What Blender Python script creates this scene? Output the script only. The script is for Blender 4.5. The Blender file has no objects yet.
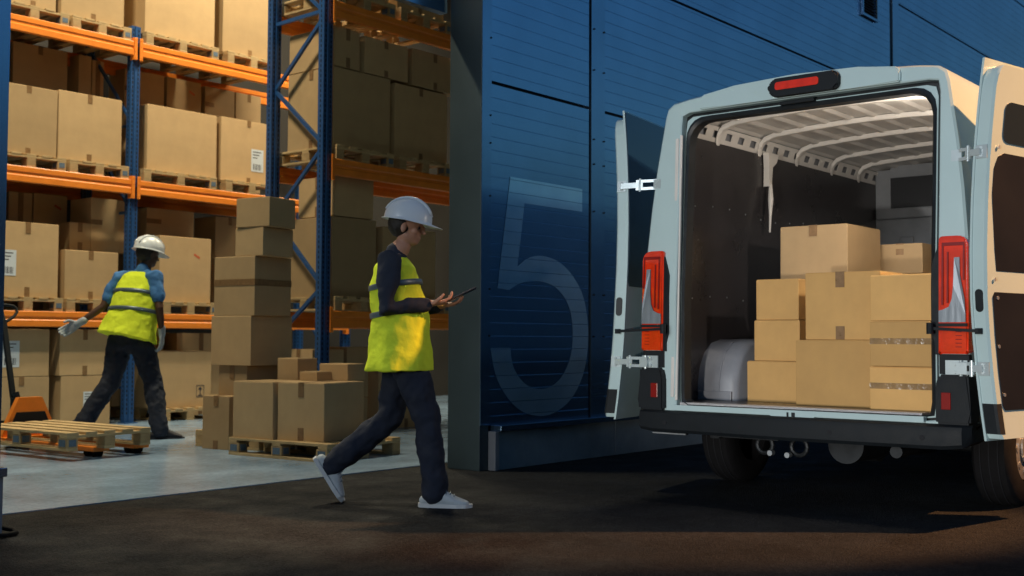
import bpy, bmesh, math, random
from mathutils import Vector, Matrix, Quaternion
R_ = math.radians
random.seed(7)
scene = bpy.context.scene
COL = scene.collection
V = Vector

# ------------------------------------------------------------------ materials
MATS = {}
def mat(name, col, rough=.6, metal=0., noise=0., nscale=8., bump=0., bscale=60., spec=.5, coat=0., vary=0., trans=0., emit=None, es=0., stretch=None, ior=1.45):
    if name in MATS: return MATS[name]
    m = bpy.data.materials.new(name); m.use_nodes = True
    nt = m.node_tree; N = nt.nodes; L = nt.links
    b = N['Principled BSDF']
    b.inputs['Base Color'].default_value = (*col, 1)
    b.inputs['Roughness'].default_value = rough
    b.inputs['Metallic'].default_value = metal
    b.inputs['Specular IOR Level'].default_value = spec
    b.inputs['Coat Weight'].default_value = coat
    b.inputs['IOR'].default_value = ior
    b.inputs['Transmission Weight'].default_value = trans
    if emit:
        b.inputs['Emission Color'].default_value = (*emit, 1); b.inputs['Emission Strength'].default_value = es
    tc = N.new('ShaderNodeTexCoord'); src = tc.outputs['Object']
    if stretch:
        mp = N.new('ShaderNodeMapping'); mp.inputs['Scale'].default_value = stretch
        L.new(src, mp.inputs['Vector']); src = mp.outputs['Vector']
    if noise or vary:
        last = None
        if noise:
            n = N.new('ShaderNodeTexNoise'); n.inputs['Scale'].default_value = nscale; n.inputs['Detail'].default_value = 6; n.inputs['Roughness'].default_value = .6
            L.new(src, n.inputs['Vector'])
            mr = N.new('ShaderNodeMapRange'); mr.inputs['From Min'].default_value = .3; mr.inputs['From Max'].default_value = .7
            mr.inputs['To Min'].default_value = 1 - noise; mr.inputs['To Max'].default_value = 1 + noise
            L.new(n.outputs['Fac'], mr.inputs['Value']); last = mr.outputs['Result']
            mr2 = N.new('ShaderNodeMapRange'); mr2.inputs['From Min'].default_value = .3; mr2.inputs['From Max'].default_value = .7
            mr2.inputs['To Min'].default_value = max(.02, rough * (1 - noise * .8)); mr2.inputs['To Max'].default_value = min(1, rough * (1 + noise * .8))
            L.new(n.outputs['Fac'], mr2.inputs['Value']); L.new(mr2.outputs['Result'], b.inputs['Roughness'])
        if vary:
            oi = N.new('ShaderNodeObjectInfo'); mv = N.new('ShaderNodeMapRange')
            mv.inputs['To Min'].default_value = 1 - vary; mv.inputs['To Max'].default_value = 1 + vary
            L.new(oi.outputs['Random'], mv.inputs['Value'])
            if last:
                mm = N.new('ShaderNodeMath'); mm.operation = 'MULTIPLY'
                L.new(last, mm.inputs[0]); L.new(mv.outputs['Result'], mm.inputs[1]); last = mm.outputs[0]
            else: last = mv.outputs['Result']
        vm = N.new('ShaderNodeVectorMath'); vm.operation = 'SCALE'
        vm.inputs[0].default_value = col
        L.new(last, vm.inputs['Scale']); L.new(vm.outputs['Vector'], b.inputs['Base Color'])
    if bump:
        n2 = N.new('ShaderNodeTexNoise'); n2.inputs['Scale'].default_value = bscale; n2.inputs['Detail'].default_value = 5
        L.new(src, n2.inputs['Vector'])
        bp = N.new('ShaderNodeBump'); bp.inputs['Strength'].default_value = bump; bp.inputs['Distance'].default_value = .01
        L.new(n2.outputs['Fac'], bp.inputs['Height']); L.new(bp.outputs['Normal'], b.inputs['Normal'])
    MATS[name] = m; return m

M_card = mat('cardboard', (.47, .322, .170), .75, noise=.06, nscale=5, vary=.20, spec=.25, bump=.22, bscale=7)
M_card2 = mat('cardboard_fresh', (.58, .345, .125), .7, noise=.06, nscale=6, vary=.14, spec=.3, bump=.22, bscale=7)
M_tape = mat('packing_tape', (.24, .14, .065), .3, noise=.15, nscale=30, spec=.5)
M_tapeshine = mat('clear_tape', (.30, .19, .09), .10, noise=.25, nscale=12, spec=.8, coat=.5, bump=1., bscale=16)
M_seam = mat('seam_dark', (.10, .06, .03), .8)
M_label = mat('paper_label', (.62, .68, .74), .6, noise=.04)
M_ink = mat('ink', (.06, .06, .07), .7)
M_blueink = mat('blue_stamp', (.10, .15, .21), .7, noise=.2, nscale=40)
M_redink = mat('red_mark', (.55, .12, .05), .7)
M_wood = mat('pallet_wood', (.48, .34, .17), .75, noise=.22, nscale=6, vary=.12, bump=.3, bscale=30, stretch=(1, 1, 5))
M_wooddark = mat('pallet_wood_block', (.40, .27, .13), .8, noise=.25, nscale=12, vary=.1, bump=.3, bscale=40)
M_orange = mat('orange_paint', (.86, .25, .03), .38, noise=.08, nscale=7, bump=.1, bscale=20)
M_rackblue = mat('rack_blue_paint', (.018, .075, .22), .35, noise=.12, nscale=12)
M_hole = mat('slot_black', (.006, .007, .01), .8)
M_conc = mat('polished_concrete', (.255, .37, .51), .20, noise=.26, nscale=1.2, bump=.05, bscale=8, stretch=(1, 1, 1))
M_asph = mat('asphalt', (.020, .0205, .022), .82, noise=.35, nscale=3, bump=.9, bscale=170)
M_wallp = mat('navy_metal_panel', (.27, .43, .61), .20, metal=.92, noise=.10, nscale=1.5, bump=.04, bscale=3, spec=.6)
M_trim = mat('navy_metal_trim', (.26, .41, .58), .22, metal=.92, noise=.10, nscale=2, spec=.6)
M_five = mat('pale_blue_number_paint', (.60, .84, 1.0), .19, metal=.72, noise=.10, nscale=3, spec=.7)
M_jamb = mat('grey_blue_jamb', (.040, .062, .072), .45, noise=.12, nscale=2.5)
M_plinth = mat('dark_plinth_concrete', (.24, .29, .33), .8, noise=.2, nscale=3, bump=.3, bscale=40)
M_pale = mat('pale_post_paint', (.26, .26, .27), .6, noise=.1, nscale=6)
M_darkin = mat('dark_interior_wall', (.05, .045, .04), .8, noise=.2, nscale=1)
M_ceil = mat('interior_ceiling', (.12, .12, .12), .8)
M_bld = mat('opposite_building', (.010, .012, .016), .9, noise=.2, nscale=.3)
M_white = mat('van_white_paint', (.44, .575, .59), .24, noise=.04, nscale=2, spec=.5, coat=.6)
M_vin = mat('van_inner_white', (.62, .60, .57), .42, noise=.07, nscale=5)
M_vring = mat('van_inner_grey', (.24, .25, .275), .38, noise=.12, nscale=6)
M_seal = mat('rubber_seal', (.012, .015, .018), .45, noise=.2, nscale=10)
M_plast = mat('black_plastic', (.009, .012, .015), .6, noise=.15, nscale=14, bump=.2, bscale=200, spec=.25)
M_lining = mat('brown_film_lining', (.030, .027, .029), .30, noise=.18, nscale=4, bump=.04, bscale=5, spec=.5)
M_chrome = mat('zinc_plate', (.55, .58, .60), .32, metal=.75, noise=.12, nscale=12, bump=.08, bscale=30)
M_hinge = mat('hinge_paint', (.48, .56, .58), .28, metal=.25, noise=.06, nscale=10, coat=.4)
M_tread = mat('tread_strip', (.62, .60, .60), .35, metal=.6, bump=.9, bscale=190)
M_red = mat('red_lens', (.56, .022, .005), .08, spec=.8, coat=1., noise=.30, nscale=9, emit=(1., .10, .015), es=.05)
M_reddark = mat('dark_red_lens', (.22, .012, .01), .2, spec=.6)
M_clear = mat('clear_lens', (.20, .23, .26), .38, metal=.25, noise=.15, nscale=30, coat=.15, bump=.25, bscale=25, stretch=(1, 1, .15))
M_rubber = mat('tyre_rubber', (.008, .008, .009), .8, noise=.15, nscale=20, spec=.15)
M_steel = mat('dark_steel', (.022, .025, .028), .5, metal=.6, noise=.3, nscale=12)
M_glassd = mat('dark_glass', (.020, .030, .042), .06, spec=.9, coat=.5)
M_panelg = mat('door_panel_grey', (.008, .009, .013), .42, noise=.1, nscale=3, spec=.2)
M_skin = mat('skin_light', (.50, .25, .16), .5, noise=.08, nscale=9)
M_skind = mat('skin_dark', (.085, .040, .024), .5, noise=.08, nscale=9)
M_hair = mat('dark_hair', (.018, .013, .010), .6, bump=.6, bscale=60)
M_vest = mat('hi_vis_yellow', (.74, .88, .05), .9, noise=.07, nscale=6, bump=.5, bscale=25, spec=.15)
M_band = mat('reflective_band', (.10, .14, .17), .35, noise=.15, nscale=12, metal=.2)
M_navy = mat('navy_cloth', (.012, .017, .032), .85, noise=.2, nscale=8, bump=.5, bscale=14)
M_blues = mat('blue_shirt', (.045, .16, .38), .8, noise=.12, nscale=8, bump=.4, bscale=16)
M_shirt = mat('dark_sweater', (.020, .026, .042), .85, noise=.15, nscale=8, bump=.5, bscale=16)
M_helm = mat('white_helmet', (.66, .70, .73), .3, coat=.3)
M_shoe = mat('pale_shoe', (.42, .47, .50), .6, noise=.1, nscale=20)
M_sole = mat('shoe_sole', (.55, .57, .58), .7)
M_boot = mat('dark_boot', (.012, .013, .02), .6)
M_glove = mat('grey_glove', (.32, .36, .40), .75, noise=.1, nscale=20)
M_eye = mat('eye', (.03, .02, .02), .2)
M_tablet = mat('tablet_shell', (.03, .03, .035), .3)

def asphalt_detail(m):
    nt = m.node_tree; N = nt.nodes; L = nt.links; b = N['Principled BSDF']; b.inputs['Specular IOR Level'].default_value = .10
    tc = N.new('ShaderNodeTexCoord')
    v = N.new('ShaderNodeTexVoronoi'); v.inputs['Scale'].default_value = 110
    L.new(tc.outputs['Object'], v.inputs['Vector'])
    r = N.new('ShaderNodeMapRange'); r.inputs['From Min'].default_value = 0; r.inputs['From Max'].default_value = 1; r.inputs['To Min'].default_value = .35; r.inputs['To Max'].default_value = 2.0
    L.new(v.outputs['Color'], r.inputs['Value'])
    n = N.new('ShaderNodeTexNoise'); n.inputs['Scale'].default_value = .9; n.inputs['Detail'].default_value = 8; n.inputs['Roughness'].default_value = .65
    L.new(tc.outputs['Object'], n.inputs['Vector'])
    r2 = N.new('ShaderNodeMapRange'); r2.inputs['From Min'].default_value = .35; r2.inputs['From Max'].default_value = .65; r2.inputs['To Min'].default_value = .6; r2.inputs['To Max'].default_value = 1.35
    L.new(n.outputs['Fac'], r2.inputs['Value'])
    k = N.new('ShaderNodeMath'); k.operation = 'MULTIPLY'; L.new(r.outputs['Result'], k.inputs[0]); L.new(r2.outputs['Result'], k.inputs[1])
    sc_ = N.new('ShaderNodeVectorMath'); sc_.operation = 'SCALE'; sc_.inputs[0].default_value = (.0150, .0158, .0172); L.new(k.outputs[0], sc_.inputs['Scale'])
    L.new(sc_.outputs['Vector'], b.inputs['Base Color'])
    bp = N.new('ShaderNodeBump'); bp.inputs['Strength'].default_value = .9; bp.inputs['Distance'].default_value = .006
    L.new(v.outputs['Distance'], bp.inputs['Height']); L.new(bp.outputs['Normal'], b.inputs['Normal'])
asphalt_detail(M_asph)
def concrete_detail(m):
    nt = m.node_tree; N = nt.nodes; L = nt.links; b = N['Principled BSDF']
    old = b.inputs['Base Color'].links[0].from_socket
    tc = N.new('ShaderNodeTexCoord')
    def layer(scale, xyz, lo, hi, a, c):
        mp = N.new('ShaderNodeMapping'); mp.inputs['Scale'].default_value = xyz; L.new(tc.outputs['Object'], mp.inputs['Vector'])
        n = N.new('ShaderNodeTexNoise'); n.inputs['Scale'].default_value = scale; n.inputs['Detail'].default_value = 7; n.inputs['Roughness'].default_value = .7; L.new(mp.outputs['Vector'], n.inputs['Vector'])
        r = N.new('ShaderNodeMapRange'); r.inputs['From Min'].default_value = a; r.inputs['From Max'].default_value = c; r.inputs['To Min'].default_value = lo; r.inputs['To Max'].default_value = hi
        L.new(n.outputs['Fac'], r.inputs['Value']); return r.outputs['Result']
    f1 = layer(1.1, (.7, 1.2, 1), .84, 1.06, .36, .60)      # soft wear clouds
    f2 = layer(28, (1, 1, 1), .86, 1.1, .35, .65)
    k = N.new('ShaderNodeMath'); k.operation = 'MULTIPLY'; L.new(f1, k.inputs[0]); L.new(f2, k.inputs[1])
    sc_ = N.new('ShaderNodeVectorMath'); sc_.operation = 'SCALE'; L.new(old, sc_.inputs[0]); L.new(k.outputs[0], sc_.inputs['Scale']); L.new(sc_.outputs['Vector'], b.inputs['Base Color'])
concrete_detail(M_conc)

# ------------------------------------------------------------------ helpers
def prop(o, label=None, cat=None, group=None, kind=None):
    if label: o['label'] = label
    if cat: o['category'] = cat
    if group: o['group'] = group
    if kind: o['kind'] = kind
    return o
def thing(name, label, cat, loc=(0, 0, 0), rz=0, group=None):
    o = bpy.data.objects.new(name, None); COL.objects.link(o)
    o.empty_display_size = .2
    o.location = loc; o.rotation_euler = (0, 0, rz)
    return prop(o, label, cat, group)
def finish(name, bm, m, parent=None, smooth=False, angle=None):
    me = bpy.data.meshes.new(name)
    bmesh.ops.recalc_face_normals(bm, faces=bm.faces)
    bm.to_mesh(me); bm.free()
    ms = m if isinstance(m, (list, tuple)) else [m]
    for q in ms: me.materials.append(q)
    if smooth:
        for p in me.polygons: p.use_smooth = True
    if angle is not None:
        for p in me.polygons: p.use_smooth = True
        me.set_sharp_from_angle(angle=R_(angle))
    o = bpy.data.objects.new(name, me); COL.objects.link(o)
    if parent: o.parent = parent
    return o
def box(bm, c, s, rz=0., bevel=0., mi=0, M=None):
    """box by centre and size"""
    r = bmesh.ops.create_cube(bm, size=1.)
    vs = r['verts']
    T = Matrix.Translation(c) @ Matrix.Rotation(rz, 4, 'Z') @ Matrix.Diagonal((*s, 1))
    if M: T = M @ T
    bmesh.ops.transform(bm, matrix=T, verts=vs)
    if bevel:
        es = list({e for v in vs for e in v.link_edges})
        res = bmesh.ops.bevel(bm, geom=es, offset=bevel, segments=2, affect='EDGES', profile=.5)
    if mi:
        for v in vs:
            if v.is_valid:
                for f in v.link_faces: f.material_index = mi
def bb(bm, x0, x1, y0, y1, z0, z1, bevel=0., M=None):
    box(bm, ((x0+x1)/2, (y0+y1)/2, (z0+z1)/2), (abs(x1-x0), abs(y1-y0), abs(z1-z0)), 0, bevel, 0, M)
def bar(bm, a, b, w, h=None, up=(0, 0, 1)):
    """rectangular bar from a to b"""
    a, b = V(a), V(b); h = h or w; d = (b - a); l = d.length; d.normalize()
    u = V(up)
    if abs(d.dot(u)) > .98: u = V((1, 0, 0))
    s = d.cross(u).normalized(); t = s.cross(d).normalized()
    M = Matrix((( s.x, d.x, t.x, (a.x+b.x)/2), (s.y, d.y, t.y, (a.y+b.y)/2), (s.z, d.z, t.z, (a.z+b.z)/2), (0, 0, 0, 1)))
    r = bmesh.ops.create_cube(bm, size=1.)
    bmesh.ops.transform(bm, matrix=M @ Matrix.Diagonal((w, l, h, 1)), verts=r['verts'])
def cyl(bm, a, b, r0, r1=None, n=20, caps=True):
    a, b = V(a), V(b); r1 = r0 if r1 is None else r1; d = b - a
    q = V((0, 0, 1)).rotation_difference(d.normalized())
    r = bmesh.ops.create_cone(bm, cap_ends=caps, segments=n, radius1=r0, radius2=r1, depth=d.length)
    bmesh.ops.transform(bm, matrix=Matrix.Translation((a+b)/2) @ q.to_matrix().to_4x4(), verts=r['verts'])
def pipe(bm, pts, r, n=10, closed=False):
    """round tube along points"""
    pts = [V(p) for p in pts]
    rings = []
    prev = None
    for i, p in enumerate(pts):
        if closed: t = (pts[(i+1) % len(pts)] - pts[i-1]).normalized()
        else: t = (pts[min(i+1, len(pts)-1)] - pts[max(i-1, 0)]).normalized()
        if prev is None:
            u = V((0, 0, 1)) if abs(t.z) < .9 else V((1, 0, 0))
            s = t.cross(u).normalized()
        else: s = (prev - t * prev.dot(t)).normalized()
        prev = s; w = t.cross(s)
        rr = r[i] if isinstance(r, (list, tuple)) else r
        rings.append([bm.verts.new(p + (s*math.cos(2*math.pi*k/n) + w*math.sin(2*math.pi*k/n))*rr) for k in range(n)])
    m = len(rings)
    for i in range(m if closed else m-1):
        A, B = rings[i], rings[(i+1) % m]
        for k in range(n): bm.faces.new((A[k], A[(k+1) % n], B[(k+1) % n], B[k]))
    if not closed: bm.faces.new(rings[0][::-1]); bm.faces.new(rings[-1])
def loft(bm, rings, caps=True, mi=0):
    vr = [[bm.verts.new(p) for p in r] for r in rings]
    n = len(vr[0])
    for A, B in zip(vr, vr[1:]):
        for k in range(n):
            f = bm.faces.new((A[k], A[(k+1) % n], B[(k+1) % n], B[k])); f.material_index = mi
    if caps:
        bm.faces.new(vr[0][::-1]).material_index = mi; bm.faces.new(vr[-1]).material_index = mi
    return vr
def prism(bm, poly, to3, d0, d1):
    """poly 2D list -> extruded between offsets; to3(u,v,d)"""
    a = [bm.verts.new(to3(u, v, d0)) for u, v in poly]; b = [bm.verts.new(to3(u, v, d1)) for u, v in poly]
    n = len(poly)
    bm.faces.new(a[::-1]); bm.faces.new(b)
    for k in range(n): bm.faces.new((a[k], a[(k+1) % n], b[(k+1) % n], b[k]))
def rrect(x0, x1, y0, y1, r, n=5):
    P = []
    rs = r if isinstance(r, (list, tuple)) else (r,)*4
    for (cx, cy, a0, q) in ((x1, y0, -90, rs[0]), (x1, y1, 0, rs[1]), (x0, y1, 90, rs[2]), (x0, y0, 180, rs[3])):
        sx = -1 if cx == x1 else 1; sy = -1 if cy == y1 else 1
        for k in range(n+1):
            a = R_(a0 + 90*k/n)
            P.append((cx + sx*q + q*math.cos(a), cy + sy*q + q*math.sin(a)))
    return P
NB = bmesh.new

# ------------------------------------------------------------------ camera
F_PX, PITCH, YAW, ROLL, EYE = 1157., R_(2.5), R_(39.6), R_(.28), .98
cam = bpy.data.cameras.new('camera'); camo = bpy.data.objects.new('camera', cam); COL.objects.link(camo)
f0 = V((math.cos(YAW), math.sin(YAW), 0)); rt = V((math.sin(YAW), -math.cos(YAW), 0)); zz = V((0, 0, 1))
Fw = f0*math.cos(PITCH) + zz*math.sin(PITCH); Up = -f0*math.sin(PITCH) + zz*math.cos(PITCH)
R2 = rt*math.cos(ROLL) + Up*math.sin(ROLL); U2 = -rt*math.sin(ROLL) + Up*math.cos(ROLL)
camo.matrix_world = Matrix(((R2.x, U2.x, -Fw.x, 0), (R2.y, U2.y, -Fw.y, 0), (R2.z, U2.z, -Fw.z, EYE), (0, 0, 0, 1)))
cam.sensor_width = 36; cam.lens = 36*F_PX/1024; cam.clip_start = .05; cam.clip_end = 1000
cam.dof.use_dof = True; cam.dof.focus_distance = 6.6; cam.dof.aperture_fstop = 2.8
scene.camera = camo

# ------------------------------------------------------------------ ground
bm = NB(); v = [bm.verts.new(p) for p in ((-300, -300, 0), (300, -300, 0), (300, 300, 0), (-300, 300, 0))]; bm.faces.new(v)
prop(finish('ground', bm, M_asph), kind='structure', label='dark asphalt yard outside the loading door')
WY = 5.65         # outer face of the facade
bm = NB(); bb(bm, -4, 24, 6.22, 13.6, -.05, .006)
prop(finish('warehouse_floor', bm, M_conc), kind='structure', label='polished pale concrete floor inside the warehouse')

# ------------------------------------------------------------------ warehouse building
JX0, JX1, WI = 2.84, 6.46, 5.97
wh = thing('warehouse', 'navy ribbed metal warehouse with an open loading door and a giant pale 5', 'building')
def ribbed(name, x0, x1, z0, z1):
    """horizontal micro-ribbed cladding panel: real grooves every 10 cm"""
    bm = NB(); zs = []
    z = z0
    prof = [(z0, 0)]
    k = math.ceil(z0/.1 + 1e-6)
    while k*.1 < z1 - .01:
        g = k*.1
        prof += [(g-.003, 0), (g-.001, .0010), (g+.001, .0010), (g+.003, 0)]; k += 1
    prof.append((z1, 0))
    A = [bm.verts.new((x0, WY+d, z)) for z, d in prof]; B = [bm.verts.new((x1, WY+d, z)) for z, d in prof]
    for i in range(len(A)-1): bm.faces.new((A[i], B[i], B[i+1], A[i+1]))
    # returns
    a0 = bm.verts.new((x0, WY+.03, z0)); b0 = bm.verts.new((x1, WY+.03, z0)); a1 = bm.verts.new((x0, WY+.03, z1)); b1 = bm.verts.new((x1, WY+.03, z1))
    bm.faces.new((A[0], a0, b0, B[0])); bm.faces.new((A[-1], B[-1], b1, a1))
    return finish(name, bm, M_wallp, wh)
SEAMS = [.34, .335-.013, 2.915, 4.14, 5.37, 6.6, 7.8]
for (x0, x1) in ((6.57, 7.83), (8.06, 14.42), (14.72, 21.0), (21.25, 27.5)):
    for z0, z1 in zip(SEAMS[1:], SEAMS[2:]): ribbed('wall_panel', x0, x1, z0 + .013, z1 - .013)
for (x0, x1) in ((-3.5, 2.70),):
    for z0, z1 in zip(SEAMS[1:], SEAMS[2:]): ribbed('wall_panel', x0, x1, z0 + .013, z1 - .013)
# smooth vertical trims (slightly proud) and the dark joints beside them
for (x0, x1, y) in ((6.463, 6.57, WY-.006), (7.865, 8.06, WY-.002), (14.52, 14.72, WY-.002), (21.03, 21.25, WY-.002), (2.70, 2.837, WY-.006)):
    bm = NB(); bb(bm, x0, x1, y, WY+.05, .335, 7.8); finish('vertical_trim', bm, M_trim, wh)
bm = NB(); bb(bm, 6.47, 27.5, WY+.028, WY+.30, .0, 7.8); finish('wall_core', bm, M_seal, wh)
bm = NB(); bb(bm, -3.5, 2.83, WY+.028, WY+.30, 0, 7.8); finish('wall_core', bm, M_seal, wh)
# screws on the joints
bm = NB()
for z in (1.0, 1.35, 2.05, 2.45, 2.66, 3.25, 3.6, 3.95, 4.6):
    for x in (6.56, 7.90, 8.045): cyl(bm, (x, WY-.012, z), (x, WY+.0, z), .007, n=8)
finish('panel_screws', bm, M_steel, wh)
# jambs of the loading door
bm = NB(); bb(bm, JX1, JX1+.10, WY-.002, WI, 0, 7.8, .004); finish('door_jamb', bm, M_jamb, wh)
bm = NB(); bb(bm, JX0-.10, JX0, WY-.002, WI, 0, 7.8, .004); finish('door_jamb', bm, M_jamb, wh)
bm = NB(); bb(bm, JX1+.28, JX1+.36, WI, WI+.12, 0, 3.9); finish('door_track', bm, M_seal, wh)
bm = NB(); bb(bm, JX0-.10, JX0-.01, WI, WI+.12, 0, 3.9); finish('door_track', bm, M_seal, wh)
# header above the lifted sectional door
bm = NB(); bb(bm, JX0, JX1, WY+.002, WY+.29, 4.3, 7.8); finish('wall_header', bm, M_wallp, wh)
# the sectional door lifted to 3.48 m: rails and window panes
sd = NB()
dz0 = 3.475
bb(sd, JX0+.0, JX1-.004, WI+.03, WI+.10, dz0, dz0+.09)
for x in (JX0+.04, JX0+.95, JX0+1.87, JX0+2.75, JX1-.05): bb(sd, x-.045, x+.045, WI+.032, WI+.098, dz0+.09, 4.45)
bb(sd, JX0+.0, JX1-.004, WI+.031, WI+.099, 4.2, 4.45)
sdo = finish('sectional_door', sd, M_trim, wh)
gm = mat('door_window', (.8, .8, .8), .05, trans=1.)
for x0, x1 in ((JX0+.085, JX0+.905), (JX0+.995, JX0+1.825), (JX0+1.915, JX0+2.705), (JX0+2.795, JX1-.095)):
    bm = NB(); bb(bm, x0, x1, WI+.06, WI+.066, dz0+.09, 4.2); finish('window_pane', bm, gm, sdo)
# plinth and ledge
for (x0, x1) in ((6.60, 27.5), (-3.5, 2.80)):
    bm = NB()
    x = x0
    while x < x1 - .01:
        xe = min(x1, x + 1.55); bb(bm, x, xe-.008, WY-.055, WY+.02, 0, .285, .003); x = xe
    finish('plinth', bm, M_plinth, wh)
    bm = NB()
    if x0 > 0: bb(bm, x0-.01, x1, WY-.10, WY+.02, .29, .335, .004)
    else: bb(bm, x0, x1+.03, WY-.10, WY+.02, .29, .335, .004)
    finish('ledge', bm, M_trim, wh)
bm = NB(); bb(bm, 6.555, 6.60, WY-.075, WY-.004, 0, .289, .004); finish('corner_post', bm, M_pale, wh)
bm = NB(); bb(bm, 2.795, 2.822, WY-.075, WY-.005, 0, .289, .004); finish('corner_post', bm, M_pale, wh)
# louvre vent
bm = NB()
for a in ((13.49, 13.52, 4.96, 5.44), (13.94, 13.97, 4.96, 5.44)): bb(bm, a[0], a[1], WY-.035, WY-.005, a[2], a[3])
bb(bm, 13.521, 13.939, WY-.034, WY-.005, 4.961, 4.99); bb(bm, 13.521, 13.939, WY-.034, WY-.005, 5.41, 5.44)
vt = finish('wall_vent', bm, M_trim, wh)
bm = NB()
for k in range(12):
    z = 5.01 + k*.034
    box(bm, (13.73, WY-.016, z), (.41, .004, .034), M=Matrix.Translation((0, WY-.016, z)) @ Matrix.Rotation(R_(-35), 4, 'X') @ Matrix.Translation((0, -WY+.016, -z)))
finish('louvre', bm, M_hole, vt)
# the giant 5, painted on the cladding: slabs between the grooves
OUT = [(6.89,1.535),(7.0,1.60),(7.12,1.63),(7.25,1.632),(7.43,1.595),(7.61,1.49),(7.75,1.33),(7.822,1.08),(7.80,.82),(7.71,.62),(7.53,.455),(7.26,.372),(6.98,.41),(6.78,.53),(6.64,.70),(6.575,.908)]
INN = [(6.79,1.35),(6.92,1.405),(7.06,1.428),(7.20,1.43),(7.35,1.40),(7.48,1.325),(7.57,1.21),(7.605,1.05),(7.59,.88),(7.52,.74),(7.40,.635),(7.24,.585),(7.07,.60),(6.93,.67),(6.84,.78),(6.81,.908)]
def smooth_line(P, k=5):
    out = []
    for i in range(len(P)-1):
        p0, p1, p2, p3 = V(P[max(i-1, 0)]), V(P[i]), V(P[i+1]), V(P[min(i+2, len(P)-1)])
        for j in range(k):
            t = j/k; q = .5*((2*p1) + (p2-p0)*t + (2*p0-5*p1+4*p2-p3)*t*t + (3*p1-p0-3*p2+p3)*t**3); out.append((q.x, q.y))
    return out + [P[-1]]
So, Si = smooth_line(OUT), smooth_line(INN)
polys5 = [[(6.80,2.222),(7.735,2.222),(7.735,2.032),(6.767,2.032)], [(6.767,2.032),(6.975,2.032),(6.89,1.535),(6.79,1.35),(6.652,1.36)]]
polys5 += [[So[i], So[i+1], Si[i+1], Si[i]] for i in range(len(So)-1)]
def clip_band(P, z0, z1):
    def cl(P, keep, z):
        out = []
        for i in range(len(P)):
            a, b = P[i-1], P[i]
            ia, ib = keep(a), keep(b)
            if ia != ib:
                t = (z - a[1])/(b[1]-a[1]); out.append((a[0] + t*(b[0]-a[0]), z))
            if ib: out.append(b)
        return out
    return cl(cl(P, lambda p: p[1] >= z0, z0), lambda p: p[1] <= z1, z1)
bmf = NB()
tris = polys5
cuts = [(.1*k + .0018, .1*(k+1) - .0018) for k in range(3, 23)]
for a, b in cuts:
    segs = [(a, b)]
    for s in ():
        segs = [q for (p, r) in segs for q in (([(p, s-.013), (s+.013, r)]) if p < s-.013 < s+.013 < r else [(p, r)])]
    for (p, r) in segs:
        for t in tris:
            q = clip_band(t, p, r)
            if len(q) >= 3:
                try: bmf.faces.new([bmf.verts.new((x, WY-.0035, z)) for x, z in q])
                except Exception: pass
bmesh.ops.remove_doubles(bmf, verts=bmf.verts, dist=.0004)
finish('wall_number', bmf, M_five, wh)['label'] = 'giant pale blue number 5 painted on the wall'
# interior shell
bm = NB(); bb(bm, -4, 24, 13.5, 13.7, 0, 9); finish('back_wall', bm, M_darkin, wh)
bm = NB(); bb(bm, -4.2, -4, 5.9, 13.7, 0, 9); finish('side_wall', bm, M_darkin, wh)
bm = NB(); bb(bm, 24, 24.2, 5.9, 13.7, 0, 9); finish('side_wall', bm, M_darkin, wh)
bm = NB(); bb(bm, -4.2, 27.5, WY+.02, 13.7, 9, 9.2); finish('roof', bm, M_ceil, wh)
bm = NB(); bb(bm, -4.2, 27.5, WY+.0, WY+.25, 7.8, 9.3); finish('parapet', bm, M_wallp, wh)

# building across the yard, behind the camera (its dark mass is what the lower cladding reflects)
ob = thing('opposite_building', 'dark low building across the yard', 'building', (6, -27, 0))
bm = NB(); bb(bm, -55, 75, -8, 0, 0, 8.4); finish('wall', bm, M_bld, ob)
bm = NB(); bb(bm, -55.3, 75.3, -8.3, .3, 8.4, 8.8); finish('roof', bm, M_bld, ob)

# ------------------------------------------------------------------ racks
def upright(parent, x, y, h, foot=True):
    bm = NB()
    w = .115
    # omega-shaped post: front web with a raised middle rib, two side flanges
    bb(bm, x-w/2, x+w/2, y-.001, y+.004, 0, h)
    bb(bm, x-w/2, x-w/2+.004, y+.004, y+.08, 0, h); bb(bm, x+w/2-.004, x+w/2, y+.004, y+.08, 0, h)
    bb(bm, x-.014, x+.014, y-.010, y-.001, 0, h)
    base_faces = set(bm.faces); z = .12
    while z < h - .05:
        for s in (-1, 1):
            bb(bm, x+s*.034-.006, x+s*.034+.006, y-.0035, y-.0012, z-.014, z+.014)
            bb(bm, x-w/2-.0022, x-w/2-.0002, y+.034, y+.046, z-.014, z+.014) if s > 0 else None
        z += .05
    for f in bm.faces:
        if f not in base_faces: f.material_index = 1
    u = finish('upright', bm, [M_rackblue, M_hole], parent)
    bm = NB(); bb(bm, x-.08, x+.08, y-.05, y+.10, 0.006, .016); finish('foot_plate', bm, M_rackblue, u)
    return u
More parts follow.
